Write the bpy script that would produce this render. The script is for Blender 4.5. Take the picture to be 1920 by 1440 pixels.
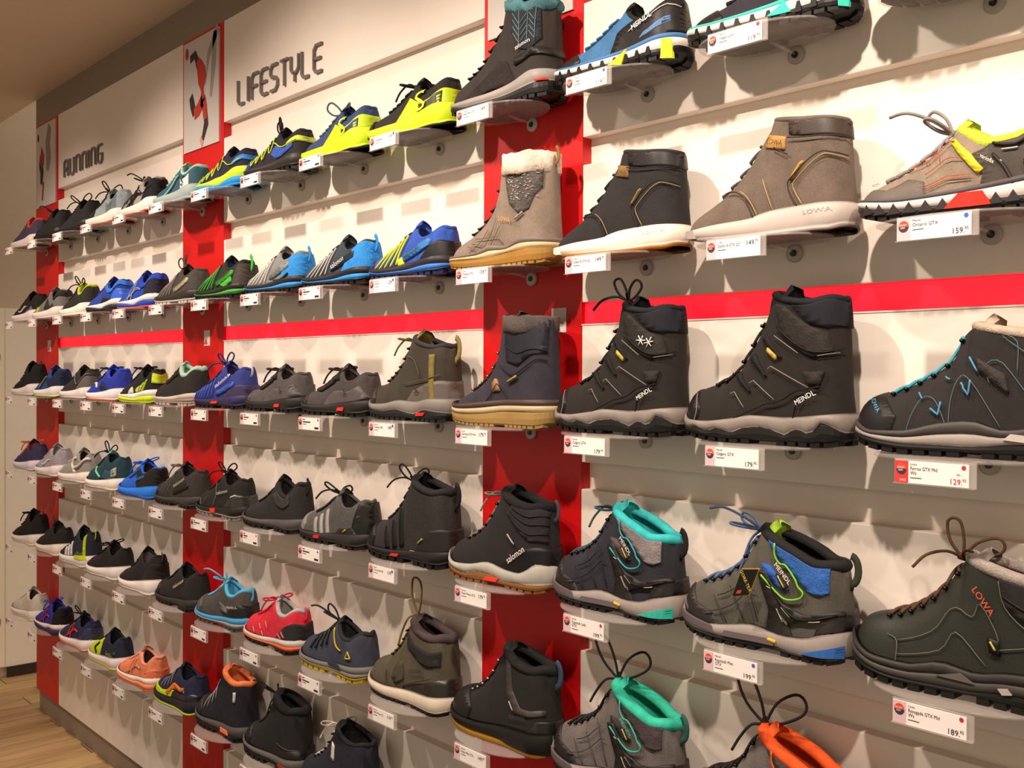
import bpy, bmesh, math, random
from mathutils import Vector, Matrix, noise
from mathutils.geometry import delaunay_2d_cdt
import numpy as np

SC = bpy.context.scene
for o in list(bpy.data.objects):
    bpy.data.objects.remove(o)
COL = SC.collection
EYE = 1.304                      # camera height above the floor
random.seed(7)

# ------------------------------------------------------------------ camera
CAM_F, CAM_YAW, CAM_PITCH, CAM_ROLL = 1949.3, .8566, -.0116, .0044
cam_d = bpy.data.cameras.new('camera')
cam_d.sensor_width = 36.0
cam_d.lens = CAM_F * 36.0 / 1920.0
cam_d.clip_start = .02
cam = bpy.data.objects.new('camera', cam_d)
COL.objects.link(cam)
_F = Vector((-math.sin(CAM_YAW)*math.cos(CAM_PITCH), math.cos(CAM_YAW)*math.cos(CAM_PITCH), math.sin(CAM_PITCH)))
_R = Vector((math.cos(CAM_YAW), math.sin(CAM_YAW), 0))
_U = _R.cross(_F)
_R2 = _R*math.cos(CAM_ROLL) + _U*math.sin(CAM_ROLL)
_U2 = _R2.cross(_F)
cam.matrix_world = Matrix(((_R2.x, _U2.x, -_F.x, 1.3729), (_R2.y, _U2.y, -_F.y, -1.2318), (_R2.z, _U2.z, -_F.z, EYE), (0, 0, 0, 1)))
SC.camera = cam

# ------------------------------------------------------------------ world, lamps, exposure
wd = bpy.data.worlds.new('shop_ambient')
SC.world = wd
wd.use_nodes = True
wd.node_tree.nodes['Background'].inputs[0].default_value = (1.0, .83, .62, 1)
wd.node_tree.nodes['Background'].inputs[1].default_value = .335
SC.view_settings.view_transform = 'Standard'
SC.view_settings.look = 'None'
SC.view_settings.gamma = 1
SC.view_settings.use_curve_mapping = False
SC.view_settings.exposure = .68

def spot(name, loc, aim, watts, cone, blend, col, radius=.022):
    d = bpy.data.lights.new(name, 'SPOT')
    d.energy = watts; d.color = col; d.spot_size = math.radians(cone); d.spot_blend = blend
    d.shadow_soft_size = radius
    o = bpy.data.objects.new(name, d)
    COL.objects.link(o)
    o.location = loc
    o.rotation_euler = (Vector(aim)-Vector(loc)).to_track_quat('-Z', 'Y').to_euler()
    return o
WARM = (1.0, .835, .70)
LZ = EYE + .95
for (lx, ax, az, w, cone) in ((1.75, 1.35, -.32, 36, 112), (.95, .80, -.30, 48, 112), (.15, .05, -.34, 40, 112), (-.65, -.70, -.30, 39, 114), (-1.45, -1.5, -.38, 34, 108), (-2.25, -2.4, -.42, 30, 100)):
    spot('track_spot', (lx, -.83, LZ), (ax, 0, EYE+az), w, cone, .95, WARM)

# ------------------------------------------------------------------ materials
def lin(h):
    h = h.lstrip('#')
    r = [int(h[i:i+2], 16)/255 for i in (0, 2, 4)]
    return tuple((c/12.92 if c <= .04045 else ((c+.055)/1.055)**2.4) for c in r)
MATS = {}
def mat(col, kind='fabric'):
    key = (col, kind)
    if key in MATS: return MATS[key]
    m = bpy.data.materials.new(kind + '_' + col.lstrip('#'))
    m.use_nodes = True
    nt = m.node_tree; nt.nodes.clear()
    out = nt.nodes.new('ShaderNodeOutputMaterial')
    b = nt.nodes.new('ShaderNodeBsdfPrincipled')
    nt.links.new(b.outputs[0], out.inputs[0])
    c = lin(col)
    if kind not in ('paint', 'print', 'foam', 'satin'): c = tuple(q*(.55+.22*min(1, max(c)/.12)) for q in c)
    b.inputs['Base Color'].default_value = (*c, 1)
    P = dict(fabric=(.85, 900, .35, .25), mesh=(.8, 1100, .5, .3), suede=(.9, 350, .3, .35), leather=(.5, 420, .2, .2), rubber=(.5, 500, .12, .12),
             foam=(.6, 700, .08, .08), gloss=(.22, 60, .0, .05), print=(.6, 40, 0, 0), fur=(.95, 260, .8, .6), metal=(.3, 60, 0, 0), paint=(.45, 30, .01, .05), knit=(.9, 500, .8, .5), satin=(.35, 200, .05, .08))[kind]
    b.inputs['Roughness'].default_value = P[0]
    if kind == 'metal': b.inputs['Metallic'].default_value = .9
    if kind in ('fabric', 'suede', 'fur', 'knit', 'mesh'):
        b.inputs['Specular IOR Level'].default_value = .335
    if kind in ('leather', 'rubber', 'foam'): b.inputs['Specular IOR Level'].default_value = .3
    tc = nt.nodes.new('ShaderNodeTexCoord')
    if kind in ('mesh', 'knit'):
        tx = nt.nodes.new('ShaderNodeTexVoronoi'); tx.inputs['Scale'].default_value = P[1]*(.45 if kind == 'mesh' else .5); fac = tx.outputs['Distance']
    else:
        tx = nt.nodes.new('ShaderNodeTexNoise'); tx.inputs['Scale'].default_value = P[1]; tx.inputs['Detail'].default_value = 3; fac = tx.outputs[0]
    nt.links.new(tc.outputs['Object'], tx.inputs['Vector'])
    if P[3] > 0:
        n2 = nt.nodes.new('ShaderNodeTexNoise'); n2.inputs['Scale'].default_value = P[1]*.08 if kind != 'paint' else 3
        nt.links.new(tc.outputs['Object'], n2.inputs['Vector'])
        ad = nt.nodes.new('ShaderNodeMath'); ad.operation = 'MULTIPLY_ADD'; ad.inputs[1].default_value = .6
        nt.links.new(fac, ad.inputs[0]); nt.links.new(n2.outputs[0], ad.inputs[2])
        mr = nt.nodes.new('ShaderNodeMapRange'); mr.inputs[1].default_value = .3; mr.inputs[2].default_value = 1.1
        mr.inputs[3].default_value = 1-P[3]; mr.inputs[4].default_value = 1+P[3]
        nt.links.new(ad.outputs[0], mr.inputs[0])
        mx = nt.nodes.new('ShaderNodeMix'); mx.data_type = 'RGBA'; mx.blend_type = 'MULTIPLY'; mx.inputs[0].default_value = 1
        mx.inputs[6].default_value = (*c, 1)
        nt.links.new(mr.outputs[0], mx.inputs[7]); nt.links.new(mx.outputs[2], b.inputs['Base Color'])
    if P[2] > 0:
        bp = nt.nodes.new('ShaderNodeBump'); bp.inputs['Strength'].default_value = P[2]; bp.inputs['Distance'].default_value = .001
        nt.links.new(fac, bp.inputs['Height']); nt.links.new(bp.outputs[0], b.inputs['Normal'])
    m.diffuse_color = (*c, 1)
    MATS[key] = m
    return m
def clear_mat(name, col, alpha, rough):
    m = bpy.data.materials.new(name); m.use_nodes = True
    b = m.node_tree.nodes['Principled BSDF']
    b.inputs['Base Color'].default_value = (*col, 1); b.inputs['Alpha'].default_value = alpha
    b.inputs['Roughness'].default_value = rough
    n = m.node_tree.nodes.new('ShaderNodeTexNoise'); n.inputs['Scale'].default_value = 6
    r = m.node_tree.nodes.new('ShaderNodeMapRange'); r.inputs[3].default_value = alpha*.95; r.inputs[4].default_value = alpha*1.05
    m.node_tree.links.new(n.outputs[0], r.inputs[0]); m.node_tree.links.new(r.outputs[0], b.inputs['Alpha'])
    return m

# ------------------------------------------------------------------ object helpers
def mesh_obj(name, verts, faces, m, parent=None, smooth=True, label=None):
    me = bpy.data.meshes.new(name)
    me.from_pydata([tuple(v) for v in verts], [], faces)
    if smooth: me.polygons.foreach_set('use_smooth', [True]*len(me.polygons))
    me.materials.append(m)
    me.update()
    o = bpy.data.objects.new(name, me)
    COL.objects.link(o)
    if parent is not None: o.parent = parent
    if label: o['label'] = label
    return o
def share(name, src, parent, loc=None):
    o = bpy.data.objects.new(name, src.data); COL.objects.link(o); o.parent = parent
    if loc is not None: o.location = loc
    else: o.matrix_basis = src.matrix_basis
    return o
def empty(name, loc, label, cat, group=None, rz=0.0):
    o = bpy.data.objects.new(name, None); COL.objects.link(o)
    o.location = loc; o.rotation_euler = (0, 0, rz); o.empty_display_size = .03
    o['label'] = label; o['category'] = cat
    if group: o['group'] = group
    return o
def struct(o): o['kind'] = 'structure'; return o
def box_geo(x0, x1, y0, y1, z0, z1, bev=0.0):
    if bev <= 0:
        v = [(x, y, z) for x in (x0, x1) for y in (y0, y1) for z in (z0, z1)]
        return v, [(0, 1, 3, 2), (4, 6, 7, 5), (0, 4, 5, 1), (2, 3, 7, 6), (0, 2, 6, 4), (1, 5, 7, 3)]
    bm = bmesh.new(); bmesh.ops.create_cube(bm, size=1)
    for q in bm.verts: q.co = Vector(((x0+x1)/2+q.co.x*(x1-x0), (y0+y1)/2+q.co.y*(y1-y0), (z0+z1)/2+q.co.z*(z1-z0)))
    bmesh.ops.bevel(bm, geom=list(bm.edges), offset=bev, segments=2, affect='EDGES', profile=.5)
    bm.verts.ensure_lookup_table(); bm.verts.index_update()
    v = [tuple(q.co) for q in bm.verts]; f = [tuple(q.index for q in g.verts) for g in bm.faces]; bm.free()
    return v, f
def box(name, x0, x1, y0, y1, z0, z1, m, parent=None, bev=0.0):
    v, f = box_geo(x0, x1, y0, y1, z0, z1, bev)
    return mesh_obj(name, v, f, m, parent, smooth=False)
def tube_geo(pts, r, seg=6, closed=False, flat=1.0):
    pts = [Vector(p) for p in pts]; n = len(pts); V = []; F = []
    up = Vector((0, 0, 1)); prev = None
    for i, p in enumerate(pts):
        a = pts[i-1] if (i > 0 or closed) else p
        b = pts[(i+1) % n] if (i < n-1 or closed) else p
        t = (b-a)
        t = t.normalized() if t.length > 1e-9 else Vector((1, 0, 0))
        if prev is None:
            q = up if abs(t.z) < .9 else Vector((0, 1, 0))
            nn = (q - t*q.dot(t)).normalized()
        else:
            nn = prev - t*prev.dot(t)
            nn = nn.normalized() if nn.length > 1e-6 else prev
        prev = nn; bb = t.cross(nn)
        rr = r[i] if isinstance(r, (list, tuple)) else r
        for k in range(seg):
            a_ = 2*math.pi*k/seg
            V.append(p + nn*math.cos(a_)*rr*flat + bb*math.sin(a_)*rr)
    m = n if closed else n-1
    for i in range(m):
        for k in range(seg):
            F.append((i*seg+k, i*seg+(k+1) % seg, ((i+1) % n)*seg+(k+1) % seg, ((i+1) % n)*seg+k))
    if not closed:
        F.append(tuple(range(seg))[::-1]); F.append(tuple((n-1)*seg+k for k in range(seg)))
    return V, F
def join_geo(parts):
    V = []; F = []
    for v, f in parts:
        b = len(V); V += list(v); F += [tuple(i+b for i in g) for g in f]
    return V, F
def smooth_path(P, n=6, closed=False):
    P = [Vector(p) for p in P]; out = []; m = len(P)
    for i in range(m if closed else m-1):
        p0 = P[(i-1) % m] if (i > 0 or closed) else P[0]; p1 = P[i]; p2 = P[(i+1) % m]; p3 = P[(i+2) % m] if (i+2 < m or closed) else P[-1]
        for k in range(n):
            t = k/n
            out.append(.5*((2*p1)+(p2-p0)*t+(2*p0-5*p1+4*p2-p3)*t*t+(3*p1-p0-3*p2+p3)*t*t*t))
    if not closed: out.append(P[-1])
    return out
FONT_CACHE = {}
def text_geo(s):
    """flat triangles of a word, height about 1, origin at its left baseline"""
    if s in FONT_CACHE: return FONT_CACHE[s]
    cu = bpy.data.curves.new('t', 'FONT'); cu.body = s; cu.size = 1; cu.resolution_u = 2
    o = bpy.data.objects.new('t', cu); COL.objects.link(o)
    dg = bpy.context.evaluated_depsgraph_get(); dg.update()
    me = bpy.data.meshes.new_from_object(o.evaluated_get(dg))
    V = [(v.co.x, v.co.y) for v in me.vertices]; F = [tuple(p.vertices) for p in me.polygons]
    bpy.data.objects.remove(o); bpy.data.curves.remove(cu); bpy.data.meshes.remove(me)
    FONT_CACHE[s] = (V, F)
    return V, F
def pchip(pts):
    xs = np.array([p[0] for p in pts], float); ys = np.array([p[1] for p in pts], float)
    if len(xs) == 1: return lambda x: float(ys[0])
    h = np.diff(xs); d = np.diff(ys)/h; m = np.zeros(len(xs))
    m[0] = d[0]; m[-1] = d[-1]
    for i in range(1, len(xs)-1):
        if d[i-1]*d[i] > 0:
            w1 = 2*h[i]+h[i-1]; w2 = h[i]+2*h[i-1]; m[i] = (w1+w2)/(w1/d[i-1]+w2/d[i])
    X = xs.tolist(); Y = ys.tolist(); M = m.tolist(); H = h.tolist()
    def f(x):
        if x <= X[0]: return Y[0]
        if x >= X[-1]: return Y[-1]
        i = 0
        while x > X[i+1]: i += 1
        t = (x-X[i])/H[i]; t2 = t*t; t3 = t2*t
        return Y[i]*(2*t3-3*t2+1)+H[i]*M[i]*(t3-2*t2+t)+Y[i+1]*(-2*t3+3*t2)+H[i]*M[i+1]*(t3-t2)
    return f
# ------------------------------------------------------------------ the setting
BAY = 1.35; PEG = .27; CW = .2601; XL = -2.70-CW/2; XR = 2.6
def Z(z): return EYE + z
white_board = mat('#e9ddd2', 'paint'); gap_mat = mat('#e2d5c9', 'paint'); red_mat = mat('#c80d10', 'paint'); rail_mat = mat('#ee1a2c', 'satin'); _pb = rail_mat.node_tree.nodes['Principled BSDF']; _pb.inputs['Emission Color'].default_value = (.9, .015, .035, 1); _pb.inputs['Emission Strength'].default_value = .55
grey_mat = mat('#877a6e', 'paint')
# floor planks run at right angles to the display wall
def floor_mat():
    m = bpy.data.materials.new('oak_plank'); m.use_nodes = True; nt = m.node_tree; b = nt.nodes['Principled BSDF']
    tc = nt.nodes.new('ShaderNodeTexCoord'); mp = nt.nodes.new('ShaderNodeMapping'); mp.inputs['Scale'].default_value = (14, 1.2, 1)
    oi = nt.nodes.new('ShaderNodeObjectInfo'); n = nt.nodes.new('ShaderNodeTexNoise'); n.inputs['Scale'].default_value = 3; n.inputs['Detail'].default_value = 6
    nt.links.new(tc.outputs['Object'], mp.inputs[0]); nt.links.new(mp.outputs[0], n.inputs['Vector'])
    ad = nt.nodes.new('ShaderNodeMath'); ad.operation = 'MULTIPLY_ADD'; ad.inputs[1].default_value = .45
    nt.links.new(oi.outputs['Random'], ad.inputs[0]); nt.links.new(n.outputs[0], ad.inputs[2])
    cr = nt.nodes.new('ShaderNodeValToRGB')
    cr.color_ramp.elements[0].position = .3; cr.color_ramp.elements[0].color = (*lin('#7c5c38'), 1)
    cr.color_ramp.elements[1].position = .95; cr.color_ramp.elements[1].color = (*lin('#c8a676'), 1)
    nt.links.new(ad.outputs[0], cr.inputs[0]); nt.links.new(cr.outputs[0], b.inputs['Base Color'])
    b.inputs['Roughness'].default_value = .5
    return m
fl = struct(box('floor', -4.2, 3.2, -2.6, 1.6, -.03, -.004, mat('#3f2f20', 'paint')))
fm = floor_mat()
v, f = box_geo(-.0555, .0555, -1.3, 1.3, -.006, 0)
pl0 = None
for i in range(12):
    x = -3.30 + .113*i
    for y in ((-1.3 - (i % 3)*.4), (1.304 - (i % 3)*.4)):
        if pl0 is None: pl0 = mesh_obj('plank', v, f, fm, fl, smooth=False); o = pl0
        else: o = share('plank', pl0, fl)
        o.location = (x, y, 0)
struct(box('ceiling', -4.4, 3.0, -2.4, 0, Z(1.029), Z(1.12), mat('#e0c6a8', 'paint')))
tr = struct(box('trim_1', XL, XR, .0, .06, Z(.927), Z(1.029), grey_mat))
sk = struct(box('baseboard_back', XL+.012, XR, .008, .06, 0, Z(-1.224), mat('#84766a', 'paint')))
# display wall: recessed back sheet, boards with gaps between, red columns
wall = struct(box('wall_back', XL+.01, XR, .021, .08, Z(-1.224), Z(1.029), gap_mat))
GAPS = [(.617, .6585), (.347, .393), (.079, .117), (-.196, -.151), (-.468, -.423), (-.741, -.696), (-1.012, -.968)]
edges_z = [(.6585, .927)] + [(GAPS[i+1][1], GAPS[i][0]) for i in range(6)] + [(-1.224, GAPS[6][0])]
BX = [(-1.35*2+CW/2, -1.35-CW/2), (-1.35+CW/2, -CW/2), (CW/2, 1.35-CW/2), (1.35+CW/2, XR)]
for bi, (x0, x1) in enumerate(BX):
    for j, (z0, z1) in enumerate(edges_z):
        o = box('header_panel' if j == 0 else 'board', x0+.0004, x1-.0004, 0, .021, Z(z0), Z(z1), white_board, wall, bev=.0016)
        if j == 0: o['label'] = 'plain cream header panel'
    # red strip let into the gap at eye level, with thin white lips
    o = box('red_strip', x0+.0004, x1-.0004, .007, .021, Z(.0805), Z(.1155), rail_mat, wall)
    o['label'] = 'bright red recessed strip'
    box('lip', x0+.0004, x1-.0004, -.001, .021, Z(.0785), Z(.0805), white_board, wall)
for c in range(-1, 3):
    o = box('column_panel', -1.35*c-CW/2, -1.35*c+CW/2, 0, .0209, Z(-1.224), Z(.927), red_mat, wall)
    o['label'] = 'red lacquered column panel'
# wall that closes the far end, with a white flush door
we = struct(box('wall_left', -3.46, -3.36, -2.4, 1.5, 0, Z(1.75), mat('#cdb9a3', 'paint')))
dr = struct(box('door_1', -3.36, -3.345, -.05, .9, .045, Z(.26), mat('#efe4d6', 'paint')))
box('door_edge', -3.345, -3.335, -.05, .02, .05, Z(.255), mat('#f3e6cf', 'paint'), dr)
for z in (.055, -1.06): box('lock', -3.335, -3.329, -.012, .002, Z(z)-.012, Z(z)+.012, mat('#6b6257', 'metal'), dr)
box('kick_board', -3.345, -3.338, .03, .9, .0, .045, mat('#2b2118', 'paint'), dr)

# ------------------------------------------------------------------ header lettering, square rounded strokes
def stroke_letter(paths, t):
    """2D strokes -> extruded solid pieces; paths: list of polylines in letter units"""
    geo = []
    for P in paths:
        n = len(P); L = []; R = []
        for i in range(n):
            p = Vector(P[i]); a = Vector(P[i-1]) if i else None; b = Vector(P[i+1]) if i < n-1 else None
            d0 = (p-a).normalized() if a else None; d1 = (b-p).normalized() if b else None
            if d0 is None: nn = Vector((-d1.y, d1.x)); k = 1
            elif d1 is None: nn = Vector((-d0.y, d0.x)); k = 1
            else:
                nn = Vector((-(d0.y+d1.y), d0.x+d1.x)).normalized(); k = 1/max(.4, nn.dot(Vector((-d0.y, d0.x))))
            L.append(p+nn*t*.5*k); R.append(p-nn*t*.5*k)
        V = []; F = []
        for i in range(n):
            for q in (L[i], R[i]):
                V.append((q.x, 0, q.y)); V.append((q.x, 1, q.y))
        for i in range(n-1):
            a = 4*i; b = a+4
            F += [(a, b, b+2, a+2), (a+1, a+3, b+3, b+1), (a, a+1, b+1, b), (a+2, b+2, b+3, a+3)]
        F += [(0, 2, 3, 1), (4*n-4, 4*n-3, 4*n-1, 4*n-2)]
        geo.append((V, F))
    return join_geo(geo)
c = .16
GL = {
 'L': ([[(0, 1), (0, c), (c, 0), (.55, 0)]], .78), 'I': ([[(0, 1), (0, 0)]], .16),
 'F': ([[(0, 0), (0, 1-c), (c, 1), (.6, 1)], [(0, .5), (.5, .5)]], .66),
 'E': ([[(.6, 1), (c, 1), (0, 1-c), (0, c), (c, 0), (.6, 0)], [(0, .5), (.52, .5)]], .68),
 'S': ([[(.6, 1), (c, 1), (0, 1-c), (0, .66), (c, .5), (.44, .5), (.6, .36), (.6, c), (.44, 0), (0, 0)]], .7),
 'T': ([[(0, 1), (.62, 1)], [(.31, 1), (.31, 0)]], .68),
 'Y': ([[(0, 1), (0, .5), (c, .34), (.46, .34), (.62, .5), (.62, 1)], [(.31, .34), (.31, 0)]], .7),
 'R': ([[(0, 0), (0, 1-c), (c, 1), (.4, 1), (.55, 1-c), (.55, .6), (.4, .46), (0, .46)], [(.3, .46), (.55, .2), (.55, 0)]], .66),
 'U': ([[(0, 1), (0, c), (c, 0), (.44, 0), (.58, c), (.58, 1)]], .7),
 'N': ([[(0, 0), (0, 1-c), (c, 1), (.42, 1), (.58, 1-c), (.58, 0)]], .7),
 'G': ([[(.58, 1), (c, 1), (0, 1-c), (0, c), (c, 0), (.44, 0), (.58, c), (.58, .48), (.34, .48)]], .7)}
def sign(word, x0, x1, zb, h, label):
    tot = sum(GL[ch][1]+.18 for ch in word)-.18; k = (x1-x0)/tot
    e = empty('sign_lettering', (x0, -.0005, Z(zb)), label, 'sign')
    x = 0
    for ch in word:
        V, F = stroke_letter(GL[ch][0], .095)
        V = [(x+p[0]*k, -.007+.007*p[1], p[2]*h) for p in V]
        o = mesh_obj('letter', V, F, mat('#6f6864', 'satin'), e, smooth=False); o['label'] = 'letter ' + ch
        x += (GL[ch][1]+.18)*k
    return e
sign('LIFESTYLE', -1.128, -.705, .686, .062, 'grey raised letters spelling LIFESTYLE on the header')
sign('RUNNING', -2.49, -2.105, .688, .058, 'grey raised letters spelling RUNNING on the header')

# ------------------------------------------------------------------ posters on the columns
def flat(name, polys, y, m, parent):
    geo = []
    for P in polys:
        n = len(P); V = [(p[0], y, p[1]) for p in P] + [(p[0], y+.0006, p[1]) for p in P]
        F = [tuple(range(n)), tuple(range(2*n-1, n-1, -1))] + [(i, (i+1) % n, n+(i+1) % n, n+i) for i in range(n)]
        geo.append((V, F))
    V, F = join_geo(geo)
    return mesh_obj(name, V, F, m, parent, smooth=False)
def limb(P, w):
    L = []; R = []
    for i, p in enumerate(P):
        a = Vector(P[max(0, i-1)]); b = Vector(P[min(len(P)-1, i+1)]); d = (b-a).normalized(); n = Vector((-d.y, d.x)); ww = w[i] if isinstance(w, list) else w
        L.append(tuple(Vector(p)+n*ww)); R.append(tuple(Vector(p)-n*ww))
    return L + R[::-1]
def ball(cx, cz, r, n=14): return [(cx+r*math.cos(6.2832*i/n), cz+r*1.2*math.sin(6.2832*i/n)) for i in range(n)]
def poster(xc, label, kind):
    w = .112; z0, z1 = .612, .918
    e = empty('poster', (xc-.004, -.004, Z(z0)), label, 'poster')
    H = z1-z0
    box('board', -w, w, 0, .004, 0, H, mat('#c9c2bd', 'paint'), e)
    g = lambda P: [(-w+2*w*a, H*b) for a, b in P]
    gr = [g(limb([(.98, 1.0), (.72, .8), (.62, .55)], [.05, .04, .02])), g(limb([(.9, .98), (.86, .7), (.78, .42)], [.05, .06, .03]))]
    if kind == 'ball':
        flat('shadow_print', gr, -.0004, mat('#9d938e', 'print'), e)
        flat('dark_print', [g(limb([(.2, .835), (.34, .86), (.44, .74)], [.035, .04, .05])), g(limb([(.22, .5), (.26, .42), (.32, .33)], [.05, .06, .05])), g(limb([(.62, .32), (.66, .2), (.56, .07)], [.06, .06, .03]))], -.0009, mat('#33231f', 'print'), e)
        flat('red_print', [g([(.40, .72), (.5, .80), (.62, .72), (.66, .62), (.58, .52), (.62, .42), (.50, .36), (.52, .5), (.44, .58)]), g(limb([(.32, .32), (.44, .35), (.56, .42)], [.05, .06, .06])), g(limb([(.57, .42), (.62, .34), (.64, .24)], [.07, .06, .04])), g(limb([(.42, .8), (.45, .76)], .04))], -.0012, mat('#b8301f', 'print'), e)
        flat('ball_print', [g(ball(.10, .90, .045))], -.001, mat('#a83a2c', 'print'), e)
        flat('shoe_print', [g(limb([(.5, .09), (.56, .02)], .03))], -.0011, mat('#c98d80', 'print'), e)
    elif kind == 'run':
        flat('shadow_print', [g(limb([(.72, .95), (.62, .75), (.66, .55), (.6, .42)], [.08, .12, .12, .06]))], -.0004, mat('#8b817d', 'print'), e)
        flat('dark_print', [g(limb([(.3, .62), (.26, .52), (.32, .42), (.28, .28)], [.08, .09, .08, .05])), g(ball(.12, .86, .04))], -.0009, mat('#2a2325', 'print'), e)
        flat('red_print', [g([(.22, .58), (.3, .74), (.44, .62), (.40, .5), (.3, .48)]), g(limb([(.4, .3), (.36, .16), (.34, .08)], .03))], -.0012, mat('#a3281d', 'print'), e)
    else:
        flat('red_print', [g(limb([(.5, .12), (.52, .2), (.5, .3), (.52, .5)], [.03, .05, .07, .09])), g(ball(.62, .2, .03)), g(ball(.78, .2, .015))], -.0009, mat('#d2401f', 'print'), e)
        flat('dark_print', [g(limb([(.40, .16), (.46, .26), (.5, .4)], .02)), g(limb([(.62, .14), (.57, .24), (.53, .4)], .02))], -.0011, mat('#2a2325', 'print'), e)
poster(-1.35, 'sports poster of a leaping player throwing a ball', 'ball')
poster(-2.70, 'narrow sports poster of a runner at the far end', 'run')
poster(0, 'pale sports poster behind the teal fur boot', 'ski')
# small white info stickers on the columns
for xc, lab in ((-2.70, 'small white sticker on the farthest red column'), (-1.35, 'small white sticker on the middle red column'), (0, 'white sticker on red column above navy boot')):
    e = empty('sticker', (xc+(.075 if xc > -1 else .03), -.0012, Z(.068)), lab, 'sticker', 'white stickers on the red columns')
    box('card', -.018, .018, 0, .0011, 0, .042, mat('#d8cfc9', 'print'), e)
    flat('emblem', [[(-.02, .004), (-.008, .018), (.0, .018), (.004, .004)]], -.0008, mat('#c4562f', 'print'), e)
# ------------------------------------------------------------------ shoe builder (unit = shoe length)
SL = .256; SZ = .90; HALF = math.pi/2
PLAN = pchip([(0, .142), (.12, .142), (.35, .132), (.52, .15), (.7, .168), (.8, .166), (1, .166)])
def plan(s, grow=0.0):
    """half width of the footprint; s from heel 0 to toe 1, grown outward by grow"""
    a, b = -grow, 1+grow
    if s <= a or s >= b: return 0.0
    w = PLAN(s)+grow
    h = .13+grow; t = .24+grow
    if s < a+h: w *= math.sqrt(max(0, 1-((a+h-s)/h)**2))
    if s > b-t: w *= max(0, 1-((s-b+t)/t)**2.4)**(1/2.1)
    return w
STUFF_LINES = ('stitching', 'red_stitching', 'quilting', 'quilt_lines', 'snowflakes', 'rib_lines', 'pale_seams', 'pale_dashes', 'seam', 'zigzag_seam', 'cable', 'reflective_lines', 'side_cords', 'cords', 'ribs', 'overlay_lines')
def dice(V, F, mx):
    bm = bmesh.new(); vs = [bm.verts.new((x, y, 0)) for x, y in V]
    for f in F:
        try: bm.faces.new([vs[i] for i in f])
        except ValueError: pass
    bmesh.ops.triangulate(bm, faces=bm.faces)
    for _ in range(4):
        ed = [e for e in bm.edges if e.calc_length() > mx]
        if not ed: break
        bmesh.ops.subdivide_edges(bm, edges=ed, cuts=1); bmesh.ops.triangulate(bm, faces=bm.faces)
    bm.verts.index_update()
    r = [(v.co.x, v.co.y) for v in bm.verts], [tuple(v.index for v in f.verts) for f in bm.faces]
    bm.free(); return r
def sig(s):
    if s < .13: return .13*math.acos(max(-1, min(1, 1-s/.13)))
    if s > .76: return .204+.63+.2*math.asin(min(1, (s-.76)/.24))
    return .204+s-.13
def unsig(q):
    if q < .2042: return .13*(1-math.cos(max(0, q)/.13))
    if q > .834: return .76+.24*math.sin(min(math.pi/2, (q-.834)/.2))
    return q-.204+.13
LINEAR = ('zigzag_seam', 'reflective_lines', 'accent_v', 'white_check', 'triangle_mark', 'silver_line')
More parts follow.
